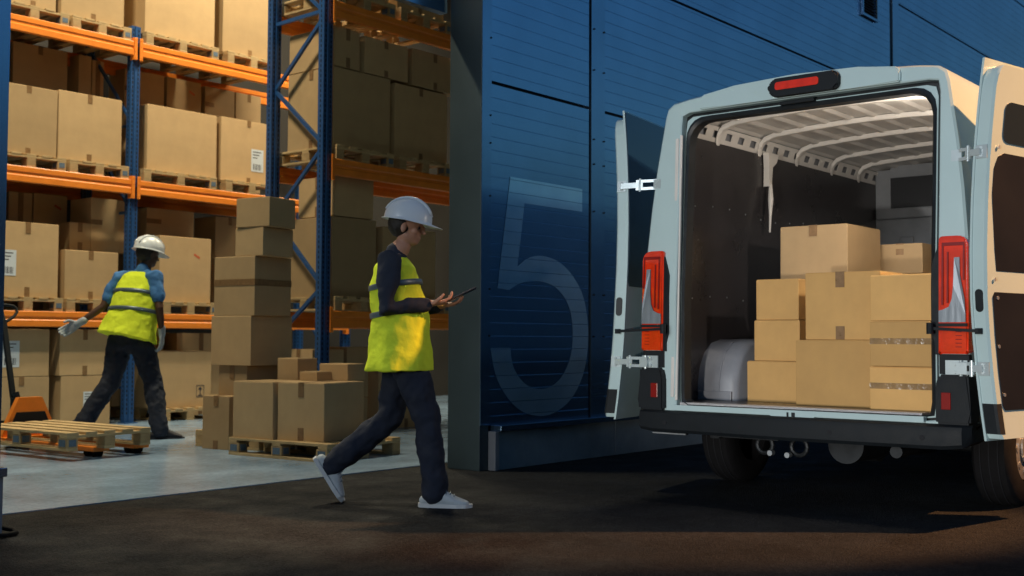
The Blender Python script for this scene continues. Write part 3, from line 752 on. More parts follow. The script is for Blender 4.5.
# interior
FZ = .585
bm = NB(); bb(bm, .10, 3.45, -.875, .875, FZ-.03, FZ); vn('load_floor', bm, M_lining)
bm = NB(); bb(bm, .012, .099, -.76, .76, FZ-.02, FZ+.003, .002); vn('tread_strip', bm, M_tread)
bm = NB()
prism(bm, [(-.785, .572), (.785, .572), (.785, .540), (.12, .540), (.095, .515), (-.135, .515), (-.16, .540), (-.785, .540)], lambda u, v_, d: (d, u, v_), -.035, .012)
sill = vn('door_sill', bm, M_white)
bm = NB(); bb(bm, -.042, -.036, -.04, -.02, .52, .56); bb(bm, -.042, -.036, .0, .01, .52, .56); vn('latch_striker', bm, M_steel, sill)
for s, nm in ((1, 'l'), (-1, 'r')):
    bm = NB(); bb(bm, .11, 3.42, s*.872, s*.884, FZ+.001, 2.30)
    li = vn('side_lining', bm, M_lining)
    bm = NB()
    for zz_ in (1.25, 1.85):
        for k in range(14):
            xx = .35 + k*.23; cyl(bm, (xx, s*.8715, zz_+.02*math.sin(k)), (xx, s*.868, zz_+.02*math.sin(k)), .006, n=8)
    for k in range(3):
        for zz_ in (.8, 1.35, 1.88): cyl(bm, (.16+k*.05*0, s*.8715, zz_), (.16, s*.868, zz_), .006, n=8)
    vn('screw', bm, M_chrome, li)
    # pierced cant rail: ladder of two long strips and webs, leaves real square holes
    bm = NB(); y0, y1, z0, z1 = s*.880, s*.846, 2.305, 2.405
    def rail_strip(xa, xb, t0, t1):
        P_ = [(xa, y0 + (y1-y0)*t0, z0 + (z1-z0)*t0), (xb, y0 + (y1-y0)*t0, z0 + (z1-z0)*t0), (xb, y0 + (y1-y0)*t1, z0 + (z1-z0)*t1), (xa, y0 + (y1-y0)*t1, z0 + (z1-z0)*t1)]
        v0 = [bm.verts.new(p) for p in P_]; v1 = [bm.verts.new((p[0], p[1]+s*.003, p[2])) for p in P_]
        bm.faces.new(v0); bm.faces.new(v1[::-1])
        for k in range(4): bm.faces.new((v0[k], v1[k], v1[(k+1) % 4], v0[(k+1) % 4]))
    rail_strip(.10, 3.45, 0, .28); rail_strip(.10, 3.45, .74, 1.0)
    xx = .10; 
    while xx < 3.4:
        rail_strip(xx, xx+.095, .28, .74); xx += .175
    vn('cant_rail', bm, M_vin)
    bm = NB(); bb(bm, .12, 3.45, s*.896, s*.885, 2.28, 2.39); vn('rail_backing', bm, M_vring)
# inner roof skin with shallow ribs running fore and aft, and cross bows
bm = NB()
def roofz(y): return 2.478 - .05*(y/.86)**2
nn = 60; A = []; B = []
for k in range(nn+1):
    y = -.86 + 1.72*k/nn; q = -.014 if (k % 6) in (0, 1) else 0
    A.append(bm.verts.new((.10, y, roofz(y)+q))); B.append(bm.verts.new((3.5, y, roofz(y)+q)))
for k in range(nn): bm.faces.new((A[k], A[k+1], B[k+1], B[k]))
for v1 in list(bm.verts): pass
vn('roof_skin', bm, M_vin)
for bx in (.10, .62, 1.22, 1.82, 2.45, 3.05):
    bm = NB(); rings = []
    ys = [-.868, -.855, -.82, -.74, -.5, -.25, 0, .25, .5, .74, .82, .855, .868]
    zsb = [2.285, 2.345, 2.385, 2.41] + [roofz(y)-.035 for y in ys[4:9]] + [2.41, 2.385, 2.345, 2.285]
    w = .03
    for y, z in zip(ys, zsb):
        rings.append([(bx-w, y, z+.018), (bx-w*.6, y, z), (bx+w*.6, y, z), (bx+w, y, z+.018), (bx+w, y, z+.03), (bx-w, y, z+.03)])
    loft(bm, rings)
    vn('roof_bow', bm, M_vin, angle=35)
    bm = NB()       # dark slots beside each bow
    for k in range(8):
        y = -.66 + k*.19; bb(bm, bx+.055, bx+.095, y, y+.085, roofz(y)-.010, roofz(y)-.007)
    vn('bow_slot', bm, M_hole)
bm = NB()
# bulkhead with a stamped panel and a window opening
bx = 3.42
bb(bm, bx, bx+.02, -.87, .87, FZ, 2.08)
for y in (-.6, -.3, 0, .3, .6): bb(bm, bx-.02, bx, y-.06, y+.06, FZ+.1, 1.85, .012)
bb(bm, bx-.035, bx, -.86, .86, 2.0, 2.09, .012)
bb(bm, bx, bx+.02, -.87, -.8, 2.08, 2.42); bb(bm, bx, bx+.02, .74, .87, 2.08, 2.42); bb(bm, bx, bx+.02, -.8, .74, 2.35, 2.45)
bk = vn('bulkhead', bm, mat('bulkhead_grey', (.20, .215, .235), .4, noise=.15, nscale=5))
bm = NB(); bb(bm, bx+.012, bx+.016, -.8, .74, 2.08, 2.35); vn('bulkhead_window', bm, mat('cab_window', (.012, .014, .018), .5), bk)
# wheel arches inside
for s in (-1, 1):
    bm = NB(); rings = []
    prof = [(.42, 0), (.425, .12), (.45, .22), (.51, .31), (.60, .372), (.72, .395), (1.2, .40), (1.38, .36), (1.47, .25), (1.5, 0)]
    for y, sc, o_ in ((.872, 1., 0), (.64, 1., 0), (.60, .97, .02), (.585, .93, .05)):
        rings.append([(.96 + (x-.96)*(sc), s*y, FZ + z*sc) for x, z in prof])
    loft(bm, rings, caps=True)
    wa = vn('wheel_arch', bm, M_vring, angle=50)
    bm = NB(); rings = []
    for y in (.72, .708):
        rings.append([(.96 + (x-.96)*1.008, s*y, FZ + z*1.01) for x, z in prof])
    loft(bm, rings, caps=True); vn('arch_rib', bm, M_vring, wa)
    bm = NB(); bb(bm, .41, .43, s*.62, s*.86, FZ, FZ+.06, .004); vn('arch_flange', bm, M_vring, wa)
# added lamp, out of sight on the right lining, brightens the cargo bay ceiling
bm = NB(); bb(bm, .32, .52, -.868, -.845, 2.09, 2.15, .005); cl_ = vn('cargo_fill_lamp', bm, M_vin)
bm = NB(); bb(bm, .335, .505, -.8445, -.838, 2.10, 2.14); vn('fill_diffuser', bm, mat('cargo_fill_glow', (.9, .9, .85), .5, emit=(1, .9, .78), es=12), cl_)
pl_ = bpy.data.lights.new('cargo_fill_light', 'POINT'); pl_.energy = 24; pl_.color = (1.0, .88, .74); pl_.shadow_soft_size = .05
plo = bpy.data.objects.new('cargo_fill_light', pl_); COL.objects.link(plo); plo.location = (6.25+.42, 3.055-.80, 2.12)
# strap bracket hanging from the left rail
bm = NB(); prism(bm, [(0, 0), (.16, 0), (.13, -.06), (.07, -.10), (.06, -.22), (.02, -.24), (.015, -.10)], lambda u, v_, d: (1.27 + u, d, 2.315 + v_), .82, .865)
sb = vn('strap_bracket', bm, M_vin)
bm = NB(); pipe(bm, [(1.31, .82, 2.09), (1.29, .805, 1.98), (1.27, .795, 1.86), (1.26, .79, 1.74)], [.012, .02, .01, .007], n=8); vn('strap', bm, M_vin, sb)
# bumper
bm = NB(); rings = []
for y, x0, zb in ((-1.03, .06, .50), (-1.035, -.02, .44), (-1.0, -.075, .415), (-.90, -.095, .405), (0, -.10, .40), (.90, -.095, .405), (1.0, -.075, .415), (1.035, -.02, .44), (1.03, .06, .50)):
    rings.append([(x0, y, .525), (x0-.008, y, .50), (x0-.004, y, zb+.02), (x0+.015, y, zb), (.20, y, zb+.01), (.20, y, .535), (x0+.02, y, .535)])
loft(bm, rings); bp = vn('bumper', bm, M_plast, angle=35)
bm = NB()
for y in (-.8, -.28, .28, .8): cyl(bm, (-.106, y, .465), (-.098, y, .465), .014, n=14)
vn('parking_sensor', bm, M_hole, bp)
for s in (-1, 1):
    bm = NB(); prof = [(.85, .536), (.85, .74), (.868, .80), (1.024, .80), (1.034, .60), (1.034, .536)]
    prism(bm, [(s*a, b) for a, b in prof], lambda u, v_, d: (d, u, v_), -.045, .12)
    bmesh.ops.bevel(bm, geom=bm.edges[:], offset=.012, segments=2, affect='EDGES')
    b2 = NB(); bb(b2, -.006, .05, s*.862, s*1.020, .801, .908, .004); vn('lamp_base', b2, M_plast, body)
    bc = vn('bumper_corner', bm, M_plast, angle=40)
    bm = NB(); bb(bm, -.052, -.046, s*.885, s*.935, .615, .705, .003); vn('reflector', bm, M_reddark, bc)
# tail lamps
for s in (-1, 1):
    tl = NB(); prof = rrect(.865, 1.022, .910, 1.535, (.015, .05, .02, .01), 4)
    prism(tl, [(s*a, b) for a, b in prof], lambda u, v_, d: (d, u, v_), -.030, .09)
    bmesh.ops.bevel(tl, geom=tl.edges[:], offset=.010, segments=2, affect='EDGES')
    T = vn('tail_light', tl, M_red, angle=40)
    X_ = lambda t: s*(.872 + .140*t)
    bm = NB()    # clear section: a silver reflector that sweeps up into the red
    prism(bm, [(X_(a), b) for a, b in ((0, 1.078), (1, 1.078), (1, 1.12), (.97, 1.20), (.88, 1.27), (.80, 1.33), (.78, 1.42), (.58, 1.42), (.55, 1.27), (.50, 1.20), (.38, 1.16), (.16, 1.145), (0, 1.14))], lambda u, v_, d: (d, u, v_), -.036, -.0295)
    vn('clear_lens', bm, M_clear, T)
    bm = NB()    # darker red light guide round the upper part, and the square of the fog lamp
    for a, b, c0, c1 in ((.10, .17, 1.17, 1.50), (.90, .96, 1.30, 1.50)): bb(bm, -.034, -.0298, X_(a), X_(b), c0, c1)
    bb(bm, -.034, -.0298, X_(.171), X_(.899), 1.482, 1.50)
    bb(bm, -.034, -.0298, X_(.30), X_(.36), 1.18, 1.45)
    for k in range(5): bb(bm, -.0335, -.0298, X_(.62), X_(.84), .945+k*.020, .949+k*.020)
    vn('lens_ridge', bm, M_reddark, T)
    bm = NB(); prism(bm, [(s*a, b) for a, b in ((.865, .905), (.865, 1.50), (.845, 1.44), (.828, 1.38), (.828, 1.02), (.845, .96), (.845, .905))], lambda u, v_, d: (d, u, v_), -.018, .05)
    vn('lamp_housing', bm, M_plast, T)
    bm = NB(); bb(bm, -.0385, -.030, s*.868, s*1.02, 1.055, 1.072); vn('lens_divider', bm, M_plast, T)
# high-mounted brake light, slightly off centre as in the photograph
bm = NB(); prism(bm, rrect(-.275, .165, 2.405, 2.512, (.05, .045, .035, .03), 5), lambda u, v_, d: (d, u-.02, v_), -.075, -.0285)
bmesh.ops.bevel(bm, geom=bm.edges[:], offset=.012, segments=2, affect='EDGES')
bl = vn('brake_light', bm, M_plast, body, angle=40)
bm = NB(); prism(bm, rrect(-.160, .115, 2.442, 2.488, .015, 4), lambda u, v_, d: (d, u-.02, v_), -.082, -.074); vn('red_lens', bm, M_red, bl)
bm = NB(); bb(bm, -.006, .03, -.12, .10, 2.365, 2.386, .004); vn('latch_plate', bm, M_plast, body)

# doors: barrel-shaped slabs opened right round, one each side
def van_door(s, hx, hy, ang):
    """s=-1 right door, s=+1 left; local frame: u along the door away from the hinge, n towards the van"""
    u = V((math.cos(ang), math.sin(ang), 0)); n = V((-u.y, u.x, 0))
    if s > 0: n = -n
    H = V((hx - 6.25, hy - 3.055, 0))
    def bul(z):       # inward/outward bow with height
        t = (z - 1.45)
        return (-.062*(t/.99)**2 if t > 0 else -.075*(t/.985)**2)
    def P3(a, z, d): return H + u*a + n*(d + bul(z)) + V((0, 0, z))
    W_ = .80
    zs = [.475, .50, .60, .80, 1.0, 1.2, 1.45, 1.7, 1.9, 2.05, 2.2, 2.3, 2.36, 2.40, 2.42]
    inset = {.475: .02, .50: .006, 2.36: .01, 2.40: .03, 2.42: .06}
    bm = NB(); rings = []
    for z in zs:
        i = inset.get(z, 0)
        rings.append([P3(i, z, .012), P3(i+.012, z, .0), P3(W_-i-.012, z, .0), P3(W_-i, z, .012), P3(W_-i, z, .075), P3(i, z, .075)])
    loft(bm, rings)
    d_ = vn('rear_door', bm, M_white, angle=35)
    bm = NB(); rings = []        # outer skin with its sharp upper corner
    for z in [.462, .60, .80, 1.0, 1.2, 1.45, 1.7, 1.9, 2.05, 2.2, 2.3, 2.4, 2.462]:
        rings.append([P3(-.006, z, .0755), P3(W_+.01, z, .0755), P3(W_+.01, z, .088), P3(-.006, z, .088)])
    loft(bm, rings); vn('outer_skin', bm, M_white, d_, angle=35)
    def panel(nm, m, prof, d0, d1, par=d_):
        bm = NB()
        # subdivide outline vertically so it follows the bow
        prof2 = []
        for i in range(len(prof)):
            a, b = prof[i-1], prof[i]
            k = max(1, int(abs(b[1]-a[1])/.08))
            for j in range(1, k+1): prof2.append((a[0] + (b[0]-a[0])*j/k, a[1] + (b[1]-a[1])*j/k))
        lo_ = min(p[1] for p in prof2); hi = max(p[1] for p in prof2)
        # rows: intersect the outline at heights
        zs_ = [lo_ + 1e-4 + (hi-lo_-2e-4)*k/28. for k in range(29)]
        rows = []
        for z in zs_:
            xs = []
            for i in range(len(prof2)):
                a, b = prof2[i-1], prof2[i]
                if (a[1] - z)*(b[1] - z) <= 0 and a[1] != b[1]: xs.append(a[0] + (b[0]-a[0])*(z-a[1])/(b[1]-a[1]))
            rows.append((z, min(xs), max(xs)))
        loft(bm, [[P3(a, z, d1), P3(b, z, d1), P3(b, z, d0), P3(a, z, d0)] for z, a, b in rows])
        return vn(nm, bm, m, par, angle=35)
    win = rrect(.115, .70, 2.02, 2.235, .05, 5)
    low = rrect(.06, .74, .62, 1.235, .02, 4)
    mid = [(.10, 1.345)] + [(.045, 1.75), (.05, 1.88), (.085, 1.945), (.14, 1.965), (.70, 1.965), (.74, 1.90), (.74, 1.345)]
    # pressed rims around the openings, then the recessed dark panels
    def grow(p, g):
        cx_ = sum(q[0] for q in p)/len(p); cz_ = sum(q[1] for q in p)/len(p)
        return [(q[0] + (g if q[0] > cx_ else -g), q[1] + (g if q[1] > cz_ else -g)) for q in p]
    panel('window', M_glassd, win, -.0055, .001)
    panel('upper_panel', M_panelg, mid, -.003, .002)
    panel('lower_panel', M_panelg, low, -.006, .001)
    if s > 0: panel('outer_window', M_glassd, rrect(.0, .76, 1.32, 2.45, (.03, .005, .005, .03), 4), .0882, .094)
    bm = NB()
    for (a, z) in ((.10, 1.205), (.085, .70), (.08, .95), (.075, 1.99), (.075, 1.30)):
        c0 = P3(a, z, -.006); cyl(bm, c0, c0 - n*.004, .010, n=10)
    vn('screw', bm, M_chrome, d_)
    # black lower trim on the hinge edge, oval cover, hinges
    bm = NB(); loft(bm, [[P3(.004, z, -.002), P3(.05, z, -.002), P3(.05, z, .074), P3(-.0022, z, .0735), P3(-.0022, z, .012)] for z in (.50, .54, .60, .655)])
    vn('lower_trim', bm, M_plast, d_)
    bm = NB(); prism(bm, rrect(.018, .062, 1.13, 1.25, .0215, 6), lambda a, z, d: P3(d, z, a), -.003, .001); vn('oval_cover', bm, M_seal, d_)
    for z in (1.965, .835):
        bm = NB(); w_ = .05
        base = V((lean(-.012, z), s*(.985 if z < 1 else .940), z))
        tgt = P3(0, z, .045)
        dirv = (tgt - base)
        bm2 = bm
        bar(bm, base + V((-.006, s*(-.085), 0)), base + V((-.006, s*.03, 0)), .010, .082)
        bar(bm, base + V((-.022, s*(-.02), 0)), base + V((-.022, s*.035, 0)), .030, .060)
        for dz_ in (-.024, .024): bar(bm, base + V((-.02, 0, dz_)), base + dirv*.60 + V((-.02, 0, dz_)), .012, .018)
        bar(bm, base + dirv*.42 + V((-.02, 0, 0)), tgt + V((-.012, 0, 0)) + u*(-.003), .014, .035)
        pp = P3(-.004, z, .045); bar(bm, pp - n*.034, pp + n*.03, .006, .07)
        for q in (.0, .5): cyl(bm, base + dirv*q + V((-.02, 0, -.042)), base + dirv*q + V((-.02, 0, .042)), .009, n=12)
        for dz_ in (-.022, .022): cyl(bm, base + V((-.022, s*(-.035), dz_)), base + V((-.012, s*(-.035), dz_)), .010, n=8)
        for dz_ in (-.02, .02): cyl(bm, pp + V((-.009, 0, dz_)), pp + V((-.001, 0, dz_)), .009, n=8)
        vn('hinge', bm, M_hinge, d_, angle=30)
    bm = NB(); a = P3(-.006, 1.03, .03); b = V((-.035, s*.835, 1.045))
    bar(bm, a + V((-.01, 0, 0)), b + V((-.02, 0, 0)), .009, .016); bar(bm, a + V((-.012, 0, 0)) + n*.035, a + V((-.012, 0, 0)) - n*.0, .012, .030)
    cyl(bm, b + V((-.03, 0, -.03)), b + V((-.03, 0, .03)), .018, n=14)
    vn('check_strap', bm, M_plast, d_)
    return d_
van_door(-1, 6.20, 1.934, R_(-12.5))
van_door(1, 6.215, 4.278, R_(9.5))

# wheels, axle and what hangs under the tail
def wheel(x, y, s):
    bm = NB(); rings = []; n = 48
    prof = [(-.11, .20), (-.115, .25), (-.105, .32), (-.085, .343), (0, .349), (.085, .343), (.105, .32), (.115, .25), (.11, .20)]
    for k in range(n):
        a = 2*math.pi*k/n; rings.append([(x + r*math.cos(a), y + w, .349 + r*math.sin(a)) for w, r in prof])
    loft(bm, rings + [rings[0]], caps=False)
    bmesh.ops.remove_doubles(bm, verts=bm.verts, dist=1e-5)
    w_ = vn('wheel', bm, M_rubber, angle=40)
    bm = NB()
    for g in (-.05, 0, .05):
        rr = []
        for k in range(n):
            a = 2*math.pi*k/n; rr.append((x + .3495*math.cos(a), y + g, .349 + .3495*math.sin(a)))
        pipe(bm, rr, .004, n=5, closed=True)
    vn('tread_groove', bm, M_hole, w_)
    bm = NB(); cyl(bm, (x, y+s*.06, .349), (x, y+s*.10, .349), .205, .19, n=32); cyl(bm, (x, y+s*.10, .349), (x, y+s*.115, .349), .09, n=20)
    for k in range(8):
        a = 2*math.pi*k/8; cyl(bm, (x+.14*math.cos(a), y+s*.095, .349+.14*math.sin(a)), (x+.14*math.cos(a), y+s*.104, .349+.14*math.sin(a)), .022, n=10)
    vn('rim', bm, M_chrome, w_)
for x in (1.02, 5.05):
    for s in (-1, 1): wheel(x, s*.90, s)
bm = NB(); cyl(bm, (1.02, -.8, .349), (1.02, .8, .349), .045, n=16); cyl(bm, (1.02, -.12, .33), (1.02, .12, .33), .13, n=20)
for s in (-1, 1): bb(bm, .1, 4.6, s*.5-.035, s*.5+.035, .42, .53)
for x in (.12, .7, 1.6, 2.6): bb(bm, x, x+.06, -.46, .46, .44, .51)
for s in (-1, 1): bb(bm, .2, 1.8, s*.62-.03, s*.62+.03, .36, .385)
bb(bm, .1, 4.8, -.9, .9, .531, .549)
vn('chassis', bm, M_steel)
bm = NB(); pipe(bm, [(.0, -.62, .37), (.25, -.62, .37), (.7, -.55, .34), (1.5, -.4, .34)], .035, n=14); cyl(bm, (.30, -.2, .36), (.75, -.2, .36), .11, n=24); vn('exhaust', bm, M_steel)
bm = NB()
for y in (.20, -.02):
    bm = NB(); pts = [(.06, y + .05*math.cos(2*math.pi*k/14), .355 + .05*math.sin(2*math.pi*k/14)) for k in range(14)]; pipe(bm, pts, .014, n=8, closed=True); vn('tow_ring', bm, M_steel)
bm = NB()
bb(bm, .05, .09, -.08, .30, .395, .42); bb(bm, .03, .05, .72, .88, .385, .395); bb(bm, .03, .05, .1, .5, .385, .392)
vn('tow_bracket', bm, M_steel)
bm = NB(); cyl(bm, (-.02, .13, .315), (.02, .13, .315), .016, n=14); cyl(bm, (-.02, .02, .31), (.02, .02, .31), .016, n=14); bb(bm, -.02, -.012, .70, .94, .388, .396); vn('tow_pins', bm, M_chrome)
# cab glass and side moulding, seen only from the side
bm = NB(); loft(bm, [[(4.16, y, 2.30+.012) for y in (-.8, .8)] + [(4.16, .8, 2.28), (4.16, -.8, 2.28)], [(4.82, -.86, 1.86+.35*0), (4.82, .86, 1.86), (4.82, .86, 1.80), (4.82, -.86, 1.80)]], caps=True); vn('windscreen', bm, M_glassd)
for s in (-1, 1):
    bm = NB(); bb(bm, 1.5, 4.3, s*1.018, s*1.034, .62, .78, .005); vn('side_moulding', bm, M_plast)

# ------------------------------------------------------------------ boxes in the van
G4 = 'cardboard boxes loaded in the van'
def VB(x, y0, y1, z0, z1, label, d=.45, rz=0., **k):
    # here the visible front is the -X face: width along world y
    k.setdefault('m', M_card2)
    return carton(x, y0, z0, d, y1-y0, z1-z0, label, G4, rz=R_(rz), **k)
z0 = FZ
VB(6.72, 3.21, 3.59, z0, .842, 'bottom box of the left column in the van, beside the wheel arch', tape=None)
VB(6.74, 3.235, 3.55, .846, 1.103, 'middle box of the left column in the van', d=.4, tape=None)
VB(6.76, 3.25, 3.545, 1.107, 1.365, 'top box of the left column in the van', d=.4, tape=None)
VB(6.53, 2.665, 3.165, z0, .978, 'large plain box at the bottom centre of the van load', d=.42, rz=-1.0, tape=None)
VB(6.56, 2.64, 3.11, .982, 1.385, 'box with two tape strips stacked in the centre of the van load', d=.5, tape='x')
VB(6.42, 2.29, 2.650, z0, .830, 'bottom right box in the van with a crumpled tape band', d=.5, tape='hs')
VB(6.40, 2.29, 2.640, .834, 1.087, 'right box in the van with a shiny tape band, second from its bottom', d=.5, tape='hs')
VB(6.41, 2.27, 2.640, 1.091, 1.350, 'plain top right box in the van, nearest the right tail light', d=.5, tape=None)
VB(7.23, 3.13, 3.61, 1.30, 1.745, 'biggest box at the top of the van load, with two tape strips', d=.55, tape='x', m=M_card)
VB(7.25, 3.12, 3.61, z0, 1.296, 'tall box behind the left column carrying the biggest box', d=.5, tape=None)
VB(7.85, 2.86, 3.16, 1.44, 1.645, 'shaded box at the far right of the van load near the bulkhead', d=.6, tape='x', m=M_card)
VB(7.85, 2.60, 3.20, z0, 1.436, 'tall shaded box under the far box near the bulkhead', d=.6, tape=None)

# ------------------------------------------------------------------ people
def frame(d, hint):
    d = V(d).normalized(); s = V(hint) - d*d.dot(V(hint)); s.normalize(); return s, d.cross(s)
def tube(bm, pts, hint, n=20):
    """pts: (position, radius along hint, radius across)"""
    rings = []
    for i, (p, ra, rb) in enumerate(pts):
        a = V(pts[max(i-1, 0)][0]); b = V(pts[min(i+1, len(pts)-1)][0]); s, w = frame(b-a, hint)
        rings.append([V(p) + s*ra*math.cos(2*math.pi*k/n) + w*rb*math.sin(2*math.pi*k/n) for k in range(n)])
    # domed ends
    def dome(i, sgn):
        p, ra, rb = pts[i]; a = V(pts[max(i-1, 0)][0]); b = V(pts[min(i+1, len(pts)-1)][0]); d = (b-a).normalized()*sgn; s, w = frame(b-a, hint)
        return [[V(p) + d*min(ra, rb)*math.sin(R_(q)) + (s*ra*math.cos(2*math.pi*k/n) + w*rb*math.sin(2*math.pi*k/n))*math.cos(R_(q)) for k in range(n)] for q in (35, 65, 82)]
    st = dome(0, -1)[::-1]; en = dome(len(pts)-1, 1)
    loft(bm, st + rings + en)
def ell(bm, c, r, M=None):
    q = bmesh.ops.create_uvsphere(bm, u_segments=20, v_segments=14, radius=1.)
    T = Matrix.Translation(c) @ (M or Matrix.Identity(4)) @ Matrix.Diagonal((*r, 1))
    bmesh.ops.transform(bm, matrix=T, verts=q['verts'])
def soft(name, bm, m, parent, vox=.008, sm=4, wrinkle=0., wsize=.12):
    bmesh.ops.recalc_face_normals(bm, faces=bm.faces)
    o = finish(name, bm, m, parent, smooth=True)
    r = o.modifiers.new('remesh', 'REMESH'); r.mode = 'VOXEL'; r.voxel_size = vox; r.use_smooth_shade = True
    if wrinkle:
        tx = bpy.data.textures.new(name+'_folds', 'CLOUDS'); tx.noise_scale = wsize; tx.noise_depth = 3
        dd = o.modifiers.new('folds', 'DISPLACE'); dd.texture = tx; dd.strength = wrinkle; dd.mid_level = .5; dd.texture_coords = 'LOCAL'
    s = o.modifiers.new('smooth', 'SMOOTH'); s.iterations = sm; s.factor = .5
    return o
def hand(bm, wrist, d, palm_n, curl=35, s=1., spread=1.):
    """palm + four fingers + thumb; d points along the hand, palm_n out of the palm"""
    d = V(d).normalized(); side, _ = frame(d, palm_n); pn = side; ac = d.cross(pn)
    W_ = V(wrist)
    tube(bm, [(W_, .019*s, .026*s), (W_ + d*.04*s, .015*s, .036*s), (W_ + d*.085*s, .012*s, .040*s)], pn, 14)
    for k, ln in enumerate((.072, .080, .075, .060)):
        base = W_ + d*.085*s + ac*(.030 - .020*k)*s*spread; cur = 0; p = base; pts = [(base - d*.02, .0092*s, .0092*s)]
        for j, fr_ in enumerate((.45, .30, .25)):
            cur += R_(curl); dv = d*math.cos(cur) + pn*math.sin(cur); p = p + dv*ln*fr_*s; pts.append((p, (.0090-.0010*j)*s, (.0090-.0010*j)*s))
        tube(bm, pts, ac, 10)
    tb = W_ + d*.025*s + ac*.026*s
    t1 = tb + (d*.6 + ac*.65 + pn*.35).normalized()*.042*s; t2 = t1 + (d*.75 + ac*.1 + pn*.6).normalized()*.032*s
    tube(bm, [(tb, .013*s, .013*s), (t1, .011*s, .011*s), (t2, .009*s, .009*s)], pn, 10)
def head(bm, c, f, s=1.):
    """c = centre of the skull; f = facing direction; returns rotation"""
    f = V(f).normalized(); side = zz.cross(f).normalized(); up_ = f.cross(side)
    M = Matrix(((f.x, side.x, up_.x, 0), (f.y, side.y, up_.y, 0), (f.z, side.z, up_.z, 0), (0, 0, 0, 1)))
    def E_(x, y, z, rx, ry, rz): ell(bm, V(c) + (M @ V((x*s, y*s, z*s))), (rx*s, ry*s, rz*s), M)
    E_(0, 0, .03, .098, .078, .088); E_(.022, 0, -.035, .072, .062, .075); E_(.050, 0, -.075, .040, .040, .030)
    E_(.080, 0, .024, .018, .050, .014); E_(.100, 0, -.004, .015, .010, .027); E_(.112, 0, -.022, .015, .013, .011)
    E_(.086, 0, -.052, .012, .024, .008); E_(.084, 0, -.063, .012, .022, .007)
    for q in (-1, 1): E_(-.005, q*.078, -.012, .018, .009, .030); E_(.060, q*.040, -.02, .024, .022, .022)
    return M
def helmet(parent, c, M, s=1.):
    bm = NB(); n = 40; rings = []
    for q in (0, 12, 25, 38, 52, 65, 77, 86):
        r = math.cos(R_(q)); h = math.sin(R_(q))
        ring = []
        for k in range(n):
            a = 2*math.pi*k/n
            ring.append((.136*r*math.cos(a)*s, .113*r*math.sin(a)*s, .118*h*s))
        rings.append(ring)
    brim = []
    for (e, dz_) in ((1.02, -.012), (1.0, -.016)):
        brim.append([(.136*math.cos(2*math.pi*k/n)*s*1.0, .113*math.sin(2*math.pi*k/n)*s, dz_*s) for k in range(n)])
    peak = [((.150 + .052*max(0, math.cos(2*math.pi*k/n))**2)*math.cos(2*math.pi*k/n)*s, .126*math.sin(2*math.pi*k/n)*s, (-.016 - .012*max(0, math.cos(2*math.pi*k/n)))*s) for k in range(n)]
    peak2 = [(a*.985, b*.985, cc_-.004) for a, b, cc_ in peak]
    inner = [(.125*math.cos(2*math.pi*k/n)*s, .103*math.sin(2*math.pi*k/n)*s, -.010*s) for k in range(n)]
    loft(bm, [inner, peak2, peak, brim[0]] + rings)
    # crown ridges
    for yy in (-.035, 0, .035):
        pts = []
        for k in range(13):
            a = R_(18 + 144*k/12); pts.append((.134*math.cos(a)*s, yy*s, (.121*math.sin(a) - abs(yy)*.13)*s))
        pipe(bm, pts, .006*s, n=8)
    T = Matrix.Translation(c) @ M
    bmesh.ops.transform(bm, matrix=T, verts=bm.verts)
    return finish('helmet', bm, M_helm, parent, smooth=True)
def shoe(bm, ankle, toe_dir, s=1., roll=0.):
    """ankle joint; toe_dir 3D direction of the foot"""
    d = V(toe_dir).normalized(); A = V(ankle); up_ = (zz - d*zz.dot(d)).normalized(); side = d.cross(up_)
    def q(a, h, w, r): return (A + d*a*s + up_*h*s, w*s, r*s)
    tube(bm, [q(-.055, -.052, .032, .030), q(-.01, -.045, .037, .038), q(.055, -.040, .041, .042), q(.115, -.056, .046, .028), q(.17, -.064, .040, .016)], side, 16)
    tube(bm, [q(0, -.03, .036, .040), q(-.005, .045, .040, .044)], side, 14)
def sole(bm, ankle, toe_dir, s=1.):
    d = V(toe_dir).normalized(); A = V(ankle); up_ = (zz - d*zz.dot(d)).normalized(); side = d.cross(up_)
    out = [(-.09, .0), (-.08, .028), (-.03, .036), (.05, .040), (.12, .050), (.17, .044), (.20, .02), (.205, 0)]
    poly = out + [(a, -b) for a, b in out[-2:0:-1]]
    prism(bm, poly, lambda u, v_, dd: A + d*u*s + side*v_*s + up_*dd, -.088*s, -.066*s)
PR = YAW - math.pi/2           # local x = to the right in the photograph, local y = away

